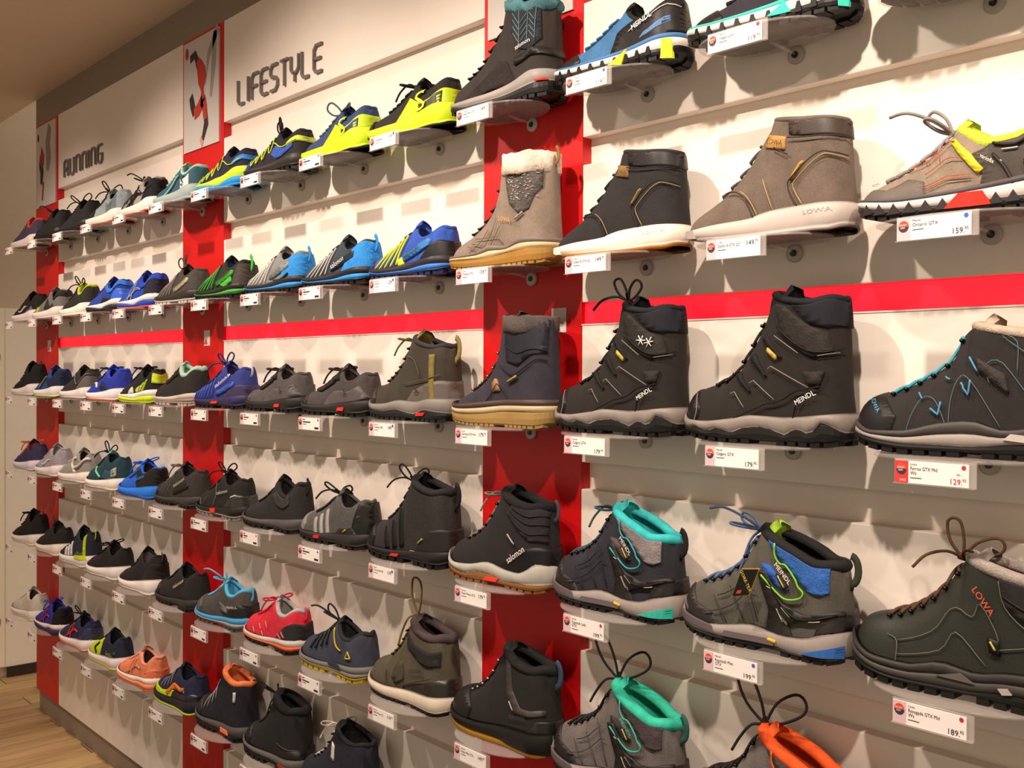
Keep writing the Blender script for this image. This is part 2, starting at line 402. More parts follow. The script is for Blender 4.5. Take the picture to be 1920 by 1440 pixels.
class Shoe:
    def __init__(self, root, cfg, near):
        self.root = root; self.c = cfg; self.near = near
        self.st = cfg['collar'][-1][0]
        self.fcol = pchip(cfg['collar']); self.fins = pchip(cfg['instep'])
        _b = pchip(cfg['base']); self.base = lambda s: _b(s)*SZ
        self.Wc = cfg['wc']; self.sh = cfg.get('sh', .03); self.n = cfg.get('n', 2.15)
        self.hx = pchip(cfg.get('heelx', [(0, 0), (.12, -.006), (.3, .012), (.9, .02)]))
        self.wk = cfg.get('width', .905)
    def top(self, s): return self.fcol(s) if s < self.st else self.fins(s)
    def w(self, s): return plan(s)*self.wk
    def wcol(self, s):
        if s <= self.sh or s >= self.st: return 0.0
        c = (self.sh+self.st)/2; a = (self.st-self.sh)/2
        return self.Wc*max(0, 1-abs((s-c)/a)**2.3)**.5
    def xyz(self, s, y, z):
        k = max(0, 1-s/.55)
        return Vector((SL*(s-.475+self.hx(z)*k), SL*y, SL*z))
    def st_(self, s, z):
        z0 = self.base(s); return (z-z0)/max(.01, self.top(s)-z0)
    def surf(self, s, a, side):
        s = min(max(s, 0.0), 1.0)
        t = math.sin(min(max(a, 0), HALF)); n = self.n
        w = self.w(s); wc = self.wcol(s); z0 = self.base(s)
        k = max(0.0, 1-t**n)**(1/n) if t < 1 else 0.0
        if self.c.get('bulge'): k = k + self.c['bulge']*math.sin(math.pi*t)*.5
        return self.xyz(s, side*(wc+(w-wc)*k), z0+(self.top(s)-z0)*t)
    def nrm(self, s, a, side):
        e = .003; s = min(max(s, .0032), .9968); a = min(max(a, .02), HALF-.02)
        d1 = self.surf(s+e, a, side)-self.surf(s-e, a, side); d2 = self.surf(s, a+.02, side)-self.surf(s, a-.02, side)
        n = d1.cross(d2)
        if n.length < 1e-12: return Vector((0, side, 0))
        n.normalize()
        if n.y*side < 0 and abs(n.y) > .05: n = -n
        elif abs(n.y) <= .05 and n.z < 0: n = -n
        return n
    def on(self, s, a, side, off=0.0):
        p = self.surf(s, a, side)+self.nrm(s, a, side)*off*SL
        if s <= 0 or s >= 1: p.y = 0.0
        return p
    def A(self, s, z):
        return math.asin(min(1, max(0, self.st_(s, z))))
    # ---- parts
    def part(self, name, geo, m, smooth=True, label=None):
        if not geo[0]: return None
        return mesh_obj(name, geo[0], geo[1], m, self.root, smooth, label)
    def upper(self, m):
        N = 66 if self.near else 44; M = 15 if self.near else 10
        fine = [i/600 for i in range(601)]
        acc = [0.0]
        for i in range(600):
            a, b = fine[i], fine[i+1]
            acc.append(acc[-1]+math.hypot(b-a, .9*(self.top(b)-self.top(a)), 1.1*(self.w(b)-self.w(a)))+.3*abs(self.wcol(b)-self.wcol(a)))
        S = []
        j = 0
        for i in range(N+1):
            q = acc[-1]*i/N
            while j < 599 and acc[j+1] < q: j += 1
            S.append(fine[j]+(fine[j+1]-fine[j])*((q-acc[j])/max(1e-9, acc[j+1]-acc[j])))
        V = []; F = []
        for side in (1, -1):
            b = len(V)
            for s in S:
                for k in range(M+1): V.append(self.surf(s, HALF*k/M, side))
            for i in range(N):
                for k in range(M):
                    q = (b+i*(M+1)+k, b+(i+1)*(M+1)+k, b+(i+1)*(M+1)+k+1, b+i*(M+1)+k+1)
                    F.append(q if side < 0 else q[::-1])
        bm = bmesh.new()
        vs = [bm.verts.new(v) for v in V]
        for f in F:
            try: bm.faces.new([vs[i] for i in f])
            except ValueError: pass
        bmesh.ops.remove_doubles(bm, verts=bm.verts, dist=.0002)
        bmesh.ops.dissolve_degenerate(bm, dist=.00005, edges=bm.edges)
        me = bpy.data.meshes.new('upper'); bm.to_mesh(me); bm.free()
        me.polygons.foreach_set('use_smooth', [True]*len(me.polygons)); me.materials.append(m)
        o = bpy.data.objects.new('upper', me); COL.objects.link(o); o.parent = self.root
        return o
    def collar_loop(self, off=0.0, n=18):
        P = []
        ss = [self.sh+(self.st-self.sh)*(.5-.5*math.cos(math.pi*i/n)) for i in range(n+1)]
        for s in ss: P.append(self.xyz(s, self.wcol(s)-off if self.wcol(s) > off else 0, self.fcol(s)))
        for s in ss[-2:0:-1]: P.append(self.xyz(s, -(self.wcol(s)-off if self.wcol(s) > off else 0), self.fcol(s)))
        return P
    def lining(self, m):
        ring0 = self.collar_loop(.004); n = len(ring0); V = list(ring0); F = []
        cx = sum((p.x for p in ring0))/n; zb = SL*(self.base(.2)+.03)
        for k, (f, sc) in enumerate(((.35, .93), (.8, .9), (1.0, .8))):
            for p in ring0: V.append(Vector((cx+(p.x-cx)*sc, p.y*sc, p.z+(zb-p.z)*f)))
        for k in range(3):
            for i in range(n): F.append((k*n+i, k*n+(i+1) % n, (k+1)*n+(i+1) % n, (k+1)*n+i))
        F.append(tuple(3*n+i for i in range(n)))
        self.part('lining', (V, F), m)
    def collar_pad(self, m, r, name='collar', fur=0.0):
        P = self.collar_loop(r*.55, 24 if fur else 18)
        V, F = tube_geo(P, r*SL, 10 if fur else 8, closed=True)
        if fur:
            cz = sum((p.z for p in P))/len(P)
            V = [v+Vector((noise.noise(v*90), noise.noise(v*90+Vector((9, 0, 0))), noise.noise(v*90+Vector((0, 9, 0)))))*fur*SL for v in V]
        self.part(name, (V, F), m)
    def cuff(self, m, h, grow, name='cuff', fur=0.0):
        """a band folded over the top edge"""
        P = self.collar_loop(-grow, 20); n = len(P); V = []; F = []
        cx = sum(p.x for p in P)/n
        prof = [(0, -h), (1, -h*.95), (1.15, -h*.5), (1, 0), (.4, .012), (-.6, .0), (-1.2, -.03)]
        for (g, dz) in prof:
            for p in P:
                d = Vector((p.x-cx, p.y, 0)); d = d.normalized() if d.length > 1e-6 else d
                q = p+d*g*grow*SL+Vector((0, 0, dz*SL))
                if fur: q += Vector((noise.noise(q*120), noise.noise(q*120+Vector((7, 0, 0))), noise.noise(q*120+Vector((0, 7, 0)))))*fur*SL
                V.append(q)
        for k in range(len(prof)-1):
            for i in range(n): F.append((k*n+i, k*n+(i+1) % n, (k+1)*n+(i+1) % n, (k+1)*n+i))
        self.part(name, (V, F), m)
    def panel(self, name, poly, m, off=.006, sides=(1, -1), mode='t', label=None, step=None):
        """overlay piece from an outline in side view: (s,t) with t the share of the local height, or (s,z)"""
        step = step or (.018 if self.near else .028)
        Q = []
        n = len(poly)
        for i in range(n):
            (s0, v0), (s1, v1) = poly[i], poly[(i+1) % n]
            k = max(1, int(math.hypot(sig(min(1, max(0, s1)))-sig(min(1, max(0, s0))), (v1-v0)*(.35 if mode == 't' else 1))/step+.5))
            for j in range(k):
                f = j/k; s = s0+(s1-s0)*f; v = v0+(v1-v0)*f
                s = 0.0 if s < .007 else 1.0 if s > .993 else s
                a = math.asin(min(1, max(0, v))) if mode == 't' else self.A(s, v)
                Q.append((sig(s), a))
        # drop repeats
        P = [Q[0]]
        for q in Q[1:]:
            if math.hypot(q[0]-P[-1][0], q[1]-P[-1][1]) > 1e-4: P.append(q)
        n = len(P); sx = [p[0] for p in P]; sy = [p[1] for p in P]
        pts = [Vector(p) for p in P]
        ds, da = step*1.3, (.10 if self.near else .16)
        x = min(sx)+ds*.6
        while x < max(sx):
            y = min(sy)+da*.6
            while y < max(sy):
                ins = False; j = n-1
                for i in range(n):
                    if (P[i][1] > y) != (P[j][1] > y) and x < (P[j][0]-P[i][0])*(y-P[i][1])/(P[j][1]-P[i][1])+P[i][0]: ins = not ins
                    j = i
                if ins: pts.append(Vector((x, y)))
                y += da
            x += ds
        vo, eo, fo = delaunay_2d_cdt(pts, [], [list(range(n))], 1, 1e-6)[:3]
        cnt = {}
        for f in fo:
            for i in range(len(f)):
                e = (f[i], f[(i+1) % len(f)]); k = tuple(sorted(e)); cnt.setdefault(k, []).append(e)
        border = [v[0] for v in cnt.values() if len(v) == 1]
        wrap = min(sx) < 1e-6 or any(q[1] > HALF-.35 and unsig(q[0]) >= self.st for q in P)
        if not wrap: sides = sides[:1]
        V = []; F = []
        for side in sides:
            b = len(V); m_ = len(vo)
            for v in vo: V.append(self.on(unsig(v.x), v.y, side, off))
            for v in vo: V.append(self.on(unsig(v.x), v.y, side, -.004))
            for f in fo: F.append(tuple(b+i for i in (f if side < 0 else f[::-1])))
            for (i, j) in border:
                if vo[i].y > HALF-.01 and vo[j].y > HALF-.01: continue
                q = (b+i, b+m_+i, b+m_+j, b+j); F.append(q if side < 0 else q[::-1])
        o = self.part(name, (V, F), m, True, label)
        if wrap:
            bm = bmesh.new(); bm.from_mesh(o.data); bmesh.ops.remove_doubles(bm, verts=bm.verts, dist=.0008); bm.to_mesh(o.data); bm.free()
        return o
    def stroke(self, name, paths, width, m, mode='t', sides=(1,), off=.0, label=None, curved=True):
        geo = []
        for P in paths:
            if curved and len(P) > 2 and name not in LINEAR: P = [(p.x, p.y) for p in smooth_path([(p[0], p[1], 0) for p in P], 4)]
            else:
                R = []
                for i in range(len(P)-1):
                    for j in range(4): R.append((P[i][0]+(P[i+1][0]-P[i][0])*j/4, P[i][1]+(P[i+1][1]-P[i][1])*j/4))
                P = R+[P[-1]]
            for side in sides:
                geo.append(tube_geo([self.on(s, math.asin(min(1, max(0, v))) if mode == 't' else self.A(s, v), side, off) for s, v in P], width*SL*.5, 5))
        if len(geo) == 1 or name not in STUFF_LINES:
            for g_ in geo: o = self.part(name, g_, m, True, label)
            return o
        o = self.part(name, join_geo(geo), m, True, label); o['kind'] = 'stuff'
        return o
    def text(self, word, pos, ang, h, m, off=.010, label=None, wx=1.0):
        V, F = text_geo(word); ca, sa = math.cos(ang), math.sin(ang); out = []
        if h > .045: V, F = dice(V, F, .022/h)
        for (x, y) in V:
            x *= wx; s = pos[0]+(wx-1)*.08-(x*ca-y*sa)*h; z = pos[1]+(x*sa+y*ca)*h
            out.append(self.on(s, self.A(s, z), 1, off))
        o = self.part('lettering', (out, F), m, False, label)
        return o
    def layer(self, name, bot, top, out, m, lugs=None, label=None):
        fb_ = pchip(bot) if not callable(bot) else bot
        ft_ = pchip(top) if not callable(top) else top
        fb = lambda s: fb_(s)*SZ
        ft = lambda s: ft_(s)*SZ
        out = out-.003
        n = 30 if self.near else 20
        g = out; S = [-g+(1+2*g)*(.5-.5*math.cos(math.pi*i/n)) for i in range(n+1)]
        loop = [(s, plan(s, g)) for s in S] + [(s, -plan(s, g)) for s in S[-2:0:-1]]
        N = len(loop); V = []; F = []
        prof = [(0, -.010), (.12, 0), (.5, .003), (.88, 0), (1, -.010)]
        for (t, dg) in prof:
            for (s, y) in loop:
                c = min(max(s, 0), 1); zb, zt = fb(c), ft(c)
                k = 1+dg/.15
                V.append(self.xyz(.5+(s-.5)*(1+dg*1.6), y*k, zb+(zt-zb)*t))
        for r in range(len(prof)-1):
            for i in range(N): F.append((r*N+i, r*N+(i+1) % N, (r+1)*N+(i+1) % N, (r+1)*N+i))
        for r, flip in ((0, True), (len(prof)-1, False)):
            b = r*N
            for i in range(n):
                l0, l1 = b+i, b+i+1; m0, m1 = b+(N-i) % N, b+(N-i-1) % N
                f = [l0, l1, m1, m0] if i < n else None
                f = list(dict.fromkeys(f))
                if len(f) > 2: F.append(tuple(f if flip else f[::-1]))
        geo = [(V, F)]
        if lugs:
            cnt, dep, gap = lugs; dep *= SZ
            for i in range(cnt):
                s0 = .02+.96*i/cnt; s1 = s0+.96/cnt*(1-gap)
                if .36 < (s0+s1)/2 < .46 and not self.c.get('nolift'): continue
                for sg in (1, -1):
                    vv = []
                    for (s, kk) in ((s0, 1.0), (s1, 1.0), (s1, .42), (s0, .42)):
                        w = max(.02, plan(s, g-.004))
                        zb = fb(min(max(s, 0), 1))
                        for dz in (zb+.012, zb-dep): vv.append(self.xyz(s, sg*w*kk, dz))
                    geo.append((vv, [(0, 2, 4, 6), (1, 7, 5, 3), (0, 1, 3, 2), (2, 3, 5, 4), (4, 5, 7, 6), (6, 7, 1, 0)]))
        return self.part(name, join_geo(geo), m, not lugs, label)
    def tongue(self, m, up=.07, hw=.085, th=.022, drop=.10, lean=0.0):
        s1 = self.st; p0 = Vector((s1+.055, self.fins(s1+.055)-.01)); p1 = Vector((s1+.005, self.fins(s1+.005)))
        d = (p1-p0).normalized()
        d = Vector((d.x+lean, d.y+.3)).normalized(); p0 = p0+Vector((lean*.10, 0)); p1 = p1+Vector((lean*.10, 0)); nn = Vector((d.y, -d.x))     # nn points to the toe
        V = []; F = []; R, Cn = 7, 8
        for lay in (0, 1):
            for i in range(R+1):
                f = i/R; c = p0+d*(-drop*.3+(drop*.3+(p1-p0).length+up)*f)
                ww = hw*(.75+.25*f)*(1-.6*max(0, (f-.6)/.4)**2.2)
                for j in range(Cn+1):
                    q = -1+2*j/Cn
                    pos = c-nn*(q*q*.045)+nn*(th*(.5 if lay == 0 else -.5)*(1-.75*q*q)*(1-.5*max(0, (f-.8)/.2)))
                    V.append(self.xyz(pos.x, ww*q, pos.y))
        n1 = (R+1)*(Cn+1)
        for lay in (0, 1):
            for i in range(R):
                for j in range(Cn):
                    a = lay*n1+i*(Cn+1)+j; q = (a, a+1, a+Cn+2, a+Cn+1); F.append(q if lay else q[::-1])
        for j in range(Cn):
            a = R*(Cn+1)+j; F.append((a, a+1, n1+a+1, n1+a))
        for i in range(R):
            for jj in (0, Cn):
                a = i*(Cn+1)+jj; F.append((a, a+Cn+1, n1+a+Cn+1, n1+a))
        self.part('tongue', (V, F), m)
        self.tip = self.xyz((p1+d*up*.4).x, 0, (p1+d*up*.4).y)
    def laces(self, m, s0, s1, n, r=.011, ae=1.12, bow=None, hooks=None):
        geo = []; pts = []
        for i in range(n):
            s = s0+(s1-s0)*i/max(1, n-1); pts.append(s)
        for i in range(n):
            for cross in ((1, -1) if i < n-1 else (0,)):
                P = []
                for q in range(-4, 5):
                    t = q/4; side = 1 if t > 0 else -1
                    sa = pts[i] + ((pts[min(i+1, n-1)]-pts[i])*(t*cross*.5+.5) if cross else 0)
                    a = HALF-abs(t)*(HALF-ae)
                    P.append(self.on(sa, a, side, r*.6+(.006 if cross == 1 else 0)))
                geo.append(tube_geo(P, r*SL, 5))
        if bow and self.c.get('bow_at') == 'tip': self.part('lace_bow', join_geo(self.bow(r*.95, bow, pts[0])), m)
        elif bow: geo += self.bow(r*.85, bow, pts[0])
        self.part('laces', join_geo(geo), m)
        if hooks:
            hg = []
            for s in pts:
                for side in (1, -1):
                    p = self.on(s, ae-.05, side, .012)
                    hg.append(tube_geo([p-Vector((0, side*.002, 0)), p+Vector((.0004, side*.0028, .0006))], [.0030, .0020], 7))
            o = self.part('lace_hooks', join_geo(hg), hooks); o['kind'] = 'stuff'
    def bow(self, r, style, s):
        k = self.on(s, HALF, 1, .02)
        if self.c.get('bow_at') == 'tip': k = self.tip+Vector((.012, 0, .0))
        rnd = random.Random(hash_(self.root.name+style)); geo = [tube_geo([k+Vector((-.003, -.003, 0)), k+Vector((.003, .003, .003))], .0042, 6)]
        L = SL
        def loop(dirv, ln, wd, tw):
            if style in ('up', 'low', 'thin', 'tail'): f_ = rnd.uniform(.62, .95); ln *= f_; wd *= f_; dirv = (dirv[0]+rnd.uniform(-.35, .35), dirv[1]+rnd.uniform(-.3, .3), dirv[2]*rnd.uniform(.5, 1))
            d = Vector(dirv).normalized(); sdv = Vector(tw)-d*Vector(tw).dot(d); sdv.normalize()
            return smooth_path([k, k+d*ln*.45+sdv*wd*.8, k+d*ln*.9+sdv*wd*.7, k+d*ln, k+d*ln*.85-sdv*wd*.6, k+d*ln*.4-sdv*wd*.5, k], 4)
        def end(dirs):
            p = [k]
            for d in dirs: p.append(p[-1]+Vector(d)*L)
            return smooth_path(p, 4)
        j = lambda a: rnd.uniform(-a, a)
        if style == 'low':
            paths = [loop((.2+j(.2), 1, .15), .045, .013, (1, 0, .2)), loop((.1+j(.2), -1, .3), .045, .013, (1, 0, .2)), end([(.02, .06, .02), (.04, .05, -.06), (.03, .02, -.07)]), end([(.03, -.05, .02), (.05, -.05, -.05)])]
        elif style == 'up':
            paths = [loop((.45+j(.2), .35, .9), .05+j(.008), .014, (1, .2, 0)), loop((-.7, -.2+j(.2), .75), .048+j(.006), .014, (0, .2, 1)), end([(.05, .05, .03), (.07, .05, -.02), (.05, .03, -.06)]), end([(-.03, .05, .04), (-.06, .05, .01)])]
        elif style == 'big':
            paths = [loop((.35, .25, 1), .075, .017, (1, .2, 0)), loop((-.75, -.05, .55), .075, .02, (.3, 0, 1)), end([(.05, .05, .0), (.05, .03, -.07), (.04, .02, -.08)]), end([(.02, -.03, .03), (.05, -.04, -.04)])]
        elif style == 'thin':
            paths = [loop((.5, .2, .75), .05, .016, (1, .3, -.3)), loop((-.5, .1, .8), .045, .016, (1, -.3, .3))]
        elif style == 'one':
            paths = [loop((-.1, .1, 1), .075, .022, (1, 0, 0)), end([(.05, .05, -.02), (.05, .03, -.12), (.03, .01, -.1)])]
        elif style == 'tail':
            paths = [loop((.5, .8, .5), .05, .014, (1, 0, .2)), loop((.9, -.2, .5), .055, .015, (0, 0, 1)), end([(.06, .06, .06), (.10, .05, .05), (.08, .02, -.01)]), end([(.03, .05, -.05), (.03, .03, -.12), (.04, .01, -.12)])]
        else:
            paths = [loop((.9, .4, .35), .05, .013, (0, 0, 1)), end([(.05, .07, .0), (.05, .03, -.10), (.03, .01, -.12)])]
        for p in paths: geo.append(tube_geo(p, r*SL, 5))
        return geo
    def heel_loop(self, m, size=.05, z=None):
        zz = z if z is not None else self.fcol(0)
        c = self.xyz(.0, 0, zz)
        P = [c+Vector((-.001-math.sin(a)*size*SL*.55, 0, -math.cos(a)*size*SL)) for a in [math.pi*i/8 for i in range(9)]]
        P = [P[0]+Vector((.002, 0, -size*SL*.4))]+P
        V, F = tube_geo(P, size*SL*.3, 6, flat=.3)
        self.part('heel_loop', (V, F), m)
def hash_(s):
    h = 7
    for ch in s: h = (h*131+ord(ch)) % 1000003
    return h
# ------------------------------------------------------------------ last shapes (all in shoe lengths)
LOW = dict(collar=[(0, .325), (.04, .345), (.09, .32), (.17, .28), (.25, .272), (.33, .31), (.42, .385)],
           instep=[(.42, .385), (.5, .335), (.6, .275), (.7, .232), (.8, .21), (.89, .19), (.95, .16), (.985, .125), (1, .085)],
           base=[(0, .12), (.15, .105), (.4, .08), (.7, .06), (.9, .07), (1, .085)], wc=.108, sh=.018)
RUN = dict(LOW, collar=[(0, .345), (.035, .37), (.09, .33), (.17, .27), (.26, .262), (.34, .31), (.43, .39)], instep=[(.43, .39), (.52, .325), (.62, .275), (.72, .235), (.82, .205), (.9, .18), (.955, .155), (.99, .12), (1, .095)],
           base=[(0, .145), (.15, .125), (.4, .095), (.7, .075), (.9, .08), (1, .095)])
HIKE = dict(LOW, collar=[(0, .36), (.04, .39), (.10, .36), (.18, .315), (.27, .31), (.36, .355), (.45, .425)], instep=[(.45, .42), (.53, .365), (.62, .305), (.72, .26), (.82, .235), (.9, .215), (.955, .18), (.99, .14), (1, .10)], wc=.105)
SOCK = dict(RUN, collar=[(0, .42), (.04, .435), (.11, .36), (.2, .305), (.3, .34), (.43, .45)], instep=[(.43, .45), (.5, .37), (.6, .29), (.72, .235), (.82, .205), (.9, .18), (.955, .155), (.99, .12), (1, .095)])
MID = dict(collar=[(0, .53), (.05, .555), (.12, .54), (.25, .56), (.38, .60), (.46, .63)],
           instep=[(.46, .63), (.51, .55), (.56, .465), (.62, .395), (.7, .33), (.79, .285), (.88, .26), (.945, .225), (.985, .175), (1, .11)],
           base=[(0, .135), (.15, .115), (.4, .095), (.55, .09), (.75, .07), (.9, .085), (1, .11)], wc=.122, sh=.025)
KAP = dict(MID, collar=[(0, .48), (.05, .50), (.12, .495), (.25, .55), (.4, .61), (.5, .65)],
           instep=[(.5, .65), (.55, .575), (.59, .49), (.665, .405), (.765, .34), (.86, .305), (.94, .265), (.982, .21), (1, .12)],
           base=[(0, .13), (.15, .10), (.32, .075), (.5, .10), (.7, .07), (.85, .065), (1, .12)], wc=.125)
CAL = dict(MID, collar=[(0, .71), (.05, .735), (.15, .715), (.3, .735), (.43, .775)],
           instep=[(.43, .775), (.465, .675), (.505, .59), (.56, .50), (.62, .405), (.72, .33), (.84, .295), (.93, .262), (.98, .20), (1, .12)],
           base=[(0, .14), (.3, .11), (.5, .115), (.7, .075), (.9, .085), (1, .12)], wc=.135)
DUB = dict(MID, collar=[(0, .575), (.05, .59), (.2, .605), (.35, .635), (.43, .655)],
           instep=[(.43, .655), (.48, .58), (.53, .50), (.58, .42), (.65, .335), (.73, .265), (.82, .215), (.9, .18), (.96, .15), (1, .08)],
           base=[(0, .125), (.3, .125), (.5, .085), (.75, .07), (.9, .06), (1, .06)], wc=.125)
FLC = dict(MID, collar=[(0, .70), (.05, .72), (.2, .715), (.35, .73), (.44, .74)],
           instep=[(.44, .74), (.47, .60), (.52, .46), (.58, .375), (.66, .305), (.76, .25), (.86, .215), (.93, .19), (.98, .15), (1, .09)],
           base=[(0, .13), (.3, .13), (.5, .09), (.75, .07), (.9, .06), (1, .07)], wc=.13)

def lower(sh, f, z0=.28):
    g = lambda P: [(a, b if b < z0 else z0+(b-z0)*f) for a, b in P]
    return dict(sh, collar=g(sh['collar']), instep=g(sh['instep']))
KAP = lower(KAP, .90); DUB = lower(DUB, .88)
ONT = dict(HIKE, collar=[(0, .39), (.05, .41), (.12, .36), (.22, .30), (.34, .295), (.44, .345), (.52, .395)],
           instep=[(.52, .395), (.58, .345), (.66, .29), (.75, .24), (.84, .21), (.9, .19), (.955, .16), (.99, .125), (1, .085)])
def up_(c, d): return lambda s: c(s)+d
SPRING = pchip([(0, .02), (.06, 0), (.66, 0), (.84, .014), (1, .06)])
def sole_run(mid, out, mid2=None, hi=0.0):
    t = pchip([(0, .175+hi), (.12, .16+hi), (.35, .13+hi*.5), (.6, .105), (.8, .10), (.92, .112), (1, .14)])
    L = [('outsole', SPRING, up_(SPRING, .024), .012, out, 'rubber', None)]
    if mid2:
        h = pchip([(0, .10), (.3, .085), (.45, .05), (.6, .065), (1, .09)])
        L += [('midsole_lower', up_(SPRING, .022), h, .018, mid2, 'foam', None), ('midsole', lambda s: h(s)-.004, t, .014, mid, 'foam', None)]
    else: L += [('midsole', up_(SPRING, .022), t, .016, mid, 'foam', None)]
    return L
def sole_trail(mid, out, lug=.028, n=12, band=None):
    t = pchip([(0, .155), (.15, .14), (.35, .12), (.6, .095), (.8, .095), (.92, .105), (1, .135)])
    b = up_(SPRING, lug)
    if band:
        h = pchip([(0, .09), (.25, .08), (.45, .06), (.7, .055), (1, .095)])
        return [('outsole', b, up_(b, .02), .012, out, 'rubber', (n, lug, .3)), ('midsole_lower', up_(b, .016), h, .016, band, 'foam', None), ('midsole', lambda s: h(s)-.004, t, .013, mid, 'rubber', None)]
    return [('outsole', b, up_(b, .02), .012, out, 'rubber', (n, lug, .3)), ('midsole', up_(b, .016), t, .015, mid, 'rubber', None)]
def sole_boot(mid, out, T, Mc=None, lug=.035, n=13, mid2=None, gum=None):
    """T top line of the midsole, Mc line between midsole and outsole"""
    t = pchip(T); b = up_(SPRING, lug)
    mc = pchip(Mc) if Mc else up_(SPRING, lug+.03)
    L = [('outsole', b, (lambda s: max(mc(s), SPRING(s)+lug+.012)), .014, out, 'rubber', (n, lug, .28))]
    if mid2:
        md = lambda s: mc(s)+(t(s)-mc(s))*.5
        L += [('midsole_lower', lambda s: mc(s)-.004, md, .016, mid2, 'rubber', None), ('midsole', lambda s: md(s)-.003, t, .014, mid, 'rubber', None)]
    else: L += [('midsole', lambda s: mc(s)-.004, t, .016, mid, 'rubber', None)]
    return L

# ------------------------------------------------------------------ overlays shared by several shoes, (s,t) outlines
def toe(c, k='rubber', s=.80): return ('P', 'toe_cap', c, k, [(s, 0), (s-.02, .45), (s+.03, .82), (s+.06, 1), (.998, 1), (.998, 0)], 't')
def heel(c, k='fabric', w=.27, h=.8): return ('P', 'heel_counter', c, k, [(.002, 0), (.002, h), (w*.45, h*.95), (w*.75, h*.5), (w, 0)], 't')
def fox(c, k='rubber', h=.2): return ('P', 'mudguard', c, k, [(.30, 0), (.34, h*.7), (.5, h), (.7, h*1.1), (.85, h*1.5), (.998, h*2.4), (.998, 0)], 't')
def stay(c, k='fabric', lo=.66): return ('P', 'eyestay', c, k, [(.40, .98), (.45, 1), (.75, 1), (.76, .88), (.62, lo), (.44, lo), (.36, .85)], 't')
def side(c, k='fabric'): return ('P', 'side_panel', c, k, [(.28, .02), (.24, .5), (.34, .82), (.44, .8), (.56, .45), (.66, .02)], 't')
def rim(c, k='fabric', h=.2): return ('P', 'collar_band', c, k, [(.002, 1-h), (.002, .995), (.2, .995), (.38, .995), (.40, 1-h*1.2), (.25, 1-h*1.3), (.12, 1-h*1.2)], 't')
def three(c): return ('P3', 'stripe', c, 'leather', [[(.46, .08), (.50, .70), (.535, .70), (.50, .06)], [(.54, .06), (.58, .68), (.615, .68), (.58, .05)], [(.62, .05), (.66, .66), (.695, .66), (.66, .05)]], 't')
def swoosh(c): return ('P', 'side_mark', c, 'leather', [(.30, .62), (.42, .34), (.52, .22), (.60, .26), (.63, .42), (.585, .32), (.52, .32), (.43, .43)], 't')
def tiger(c, w=.013): return ('S', 'side_stripes', c, w, [[(.30, .66), (.42, .50), (.56, .34), (.68, .12)], [(.30, .60), (.44, .42), (.60, .22)], [(.42, .72), (.50, .40), (.52, .08)], [(.50, .78), (.57, .45), (.60, .08)]], 't')
def chev(c, w=.014): return ('S', 'chevron_bands', c, w, [[(.44, .80), (.50, .45), (.53, .15)], [(.50, .84), (.54, .5), (.60, .15)], [(.56, .84), (.60, .55), (.67, .15)], [(.62, .84), (.66, .55), (.74, .15)], [(.68, .86), (.72, .6), (.80, .2)]], 't')
def vee(c, w=.012): return ('S', 'overlay_lines', c, w, [[(.40, .85), (.46, .4), (.52, .8), (.57, .35), (.62, .82), (.67, .35), (.71, .82), (.76, .35), (.8, .7)], [(.42, .6), (.36, .72), (.2, .66), (.05, .62)]], 't')
def rope(c, w=.010): return ('S', 'side_cords', c, w, [[(.52, .92), (.50, .5)], [(.58, .92), (.57, .5)], [(.64, .92), (.65, .48)], [(.70, .92), (.73, .5)]], 't')
def blob(name, c, k, P, m='t'): return ('P', name, c, k, P, m)
LC = (.46, .74, 6)     # lace span

SHOES = []
def S(row, k, shape, label, **kw): SHOES.append((row, k, shape, label, kw))
BLK = '#1c1a1a'
# ---- top row
S(1, -3, LOW, 'black and teal low shoe cut off by the top edge', up=('#2b2628', 'suede'), sole=sole_trail('#c9beb6', '#171515', band='#35bfae'), lace=BLK, tag=None)
S(1, -2, LOW, 'black suede low shoe with turquoise sole line', up=('#35303a', 'suede'), lin='#2a8f86', sole=[('outsole', up_(SPRING, .02), up_(SPRING, .07), .014, '#141313', 'rubber', (14, .02, .2)), ('midsole', up_(SPRING, .06), pchip([(0, .15), (.3, .12), (.7, .105), (1, .145)]), .018, '#d8cfc6', 'foam', None), ('midsole_band', pchip([(0, .145), (.3, .115), (.7, .10), (1, .14)]), pchip([(0, .175), (.3, .145), (.7, .118), (1, .152)]), .014, '#3fb5a6', 'foam', None)],
  g=[toe('#231f1e'), heel(BLK, 'leather', .4), ('G', 'sole_window', '#1a1717', 9, .065, .125), ('W', 'sole_patch', '#39c4ae', [(.0, .02), (.0, .11), (.06, .11), (.05, .02)]), ('W', 'sole_patch', '#39c4ae', [(.36, .05), (.40, .12), (.50, .06)])], lace='#2a2728', tag=('Meindl', 'Vegas Lady', '119.95', 'r'))
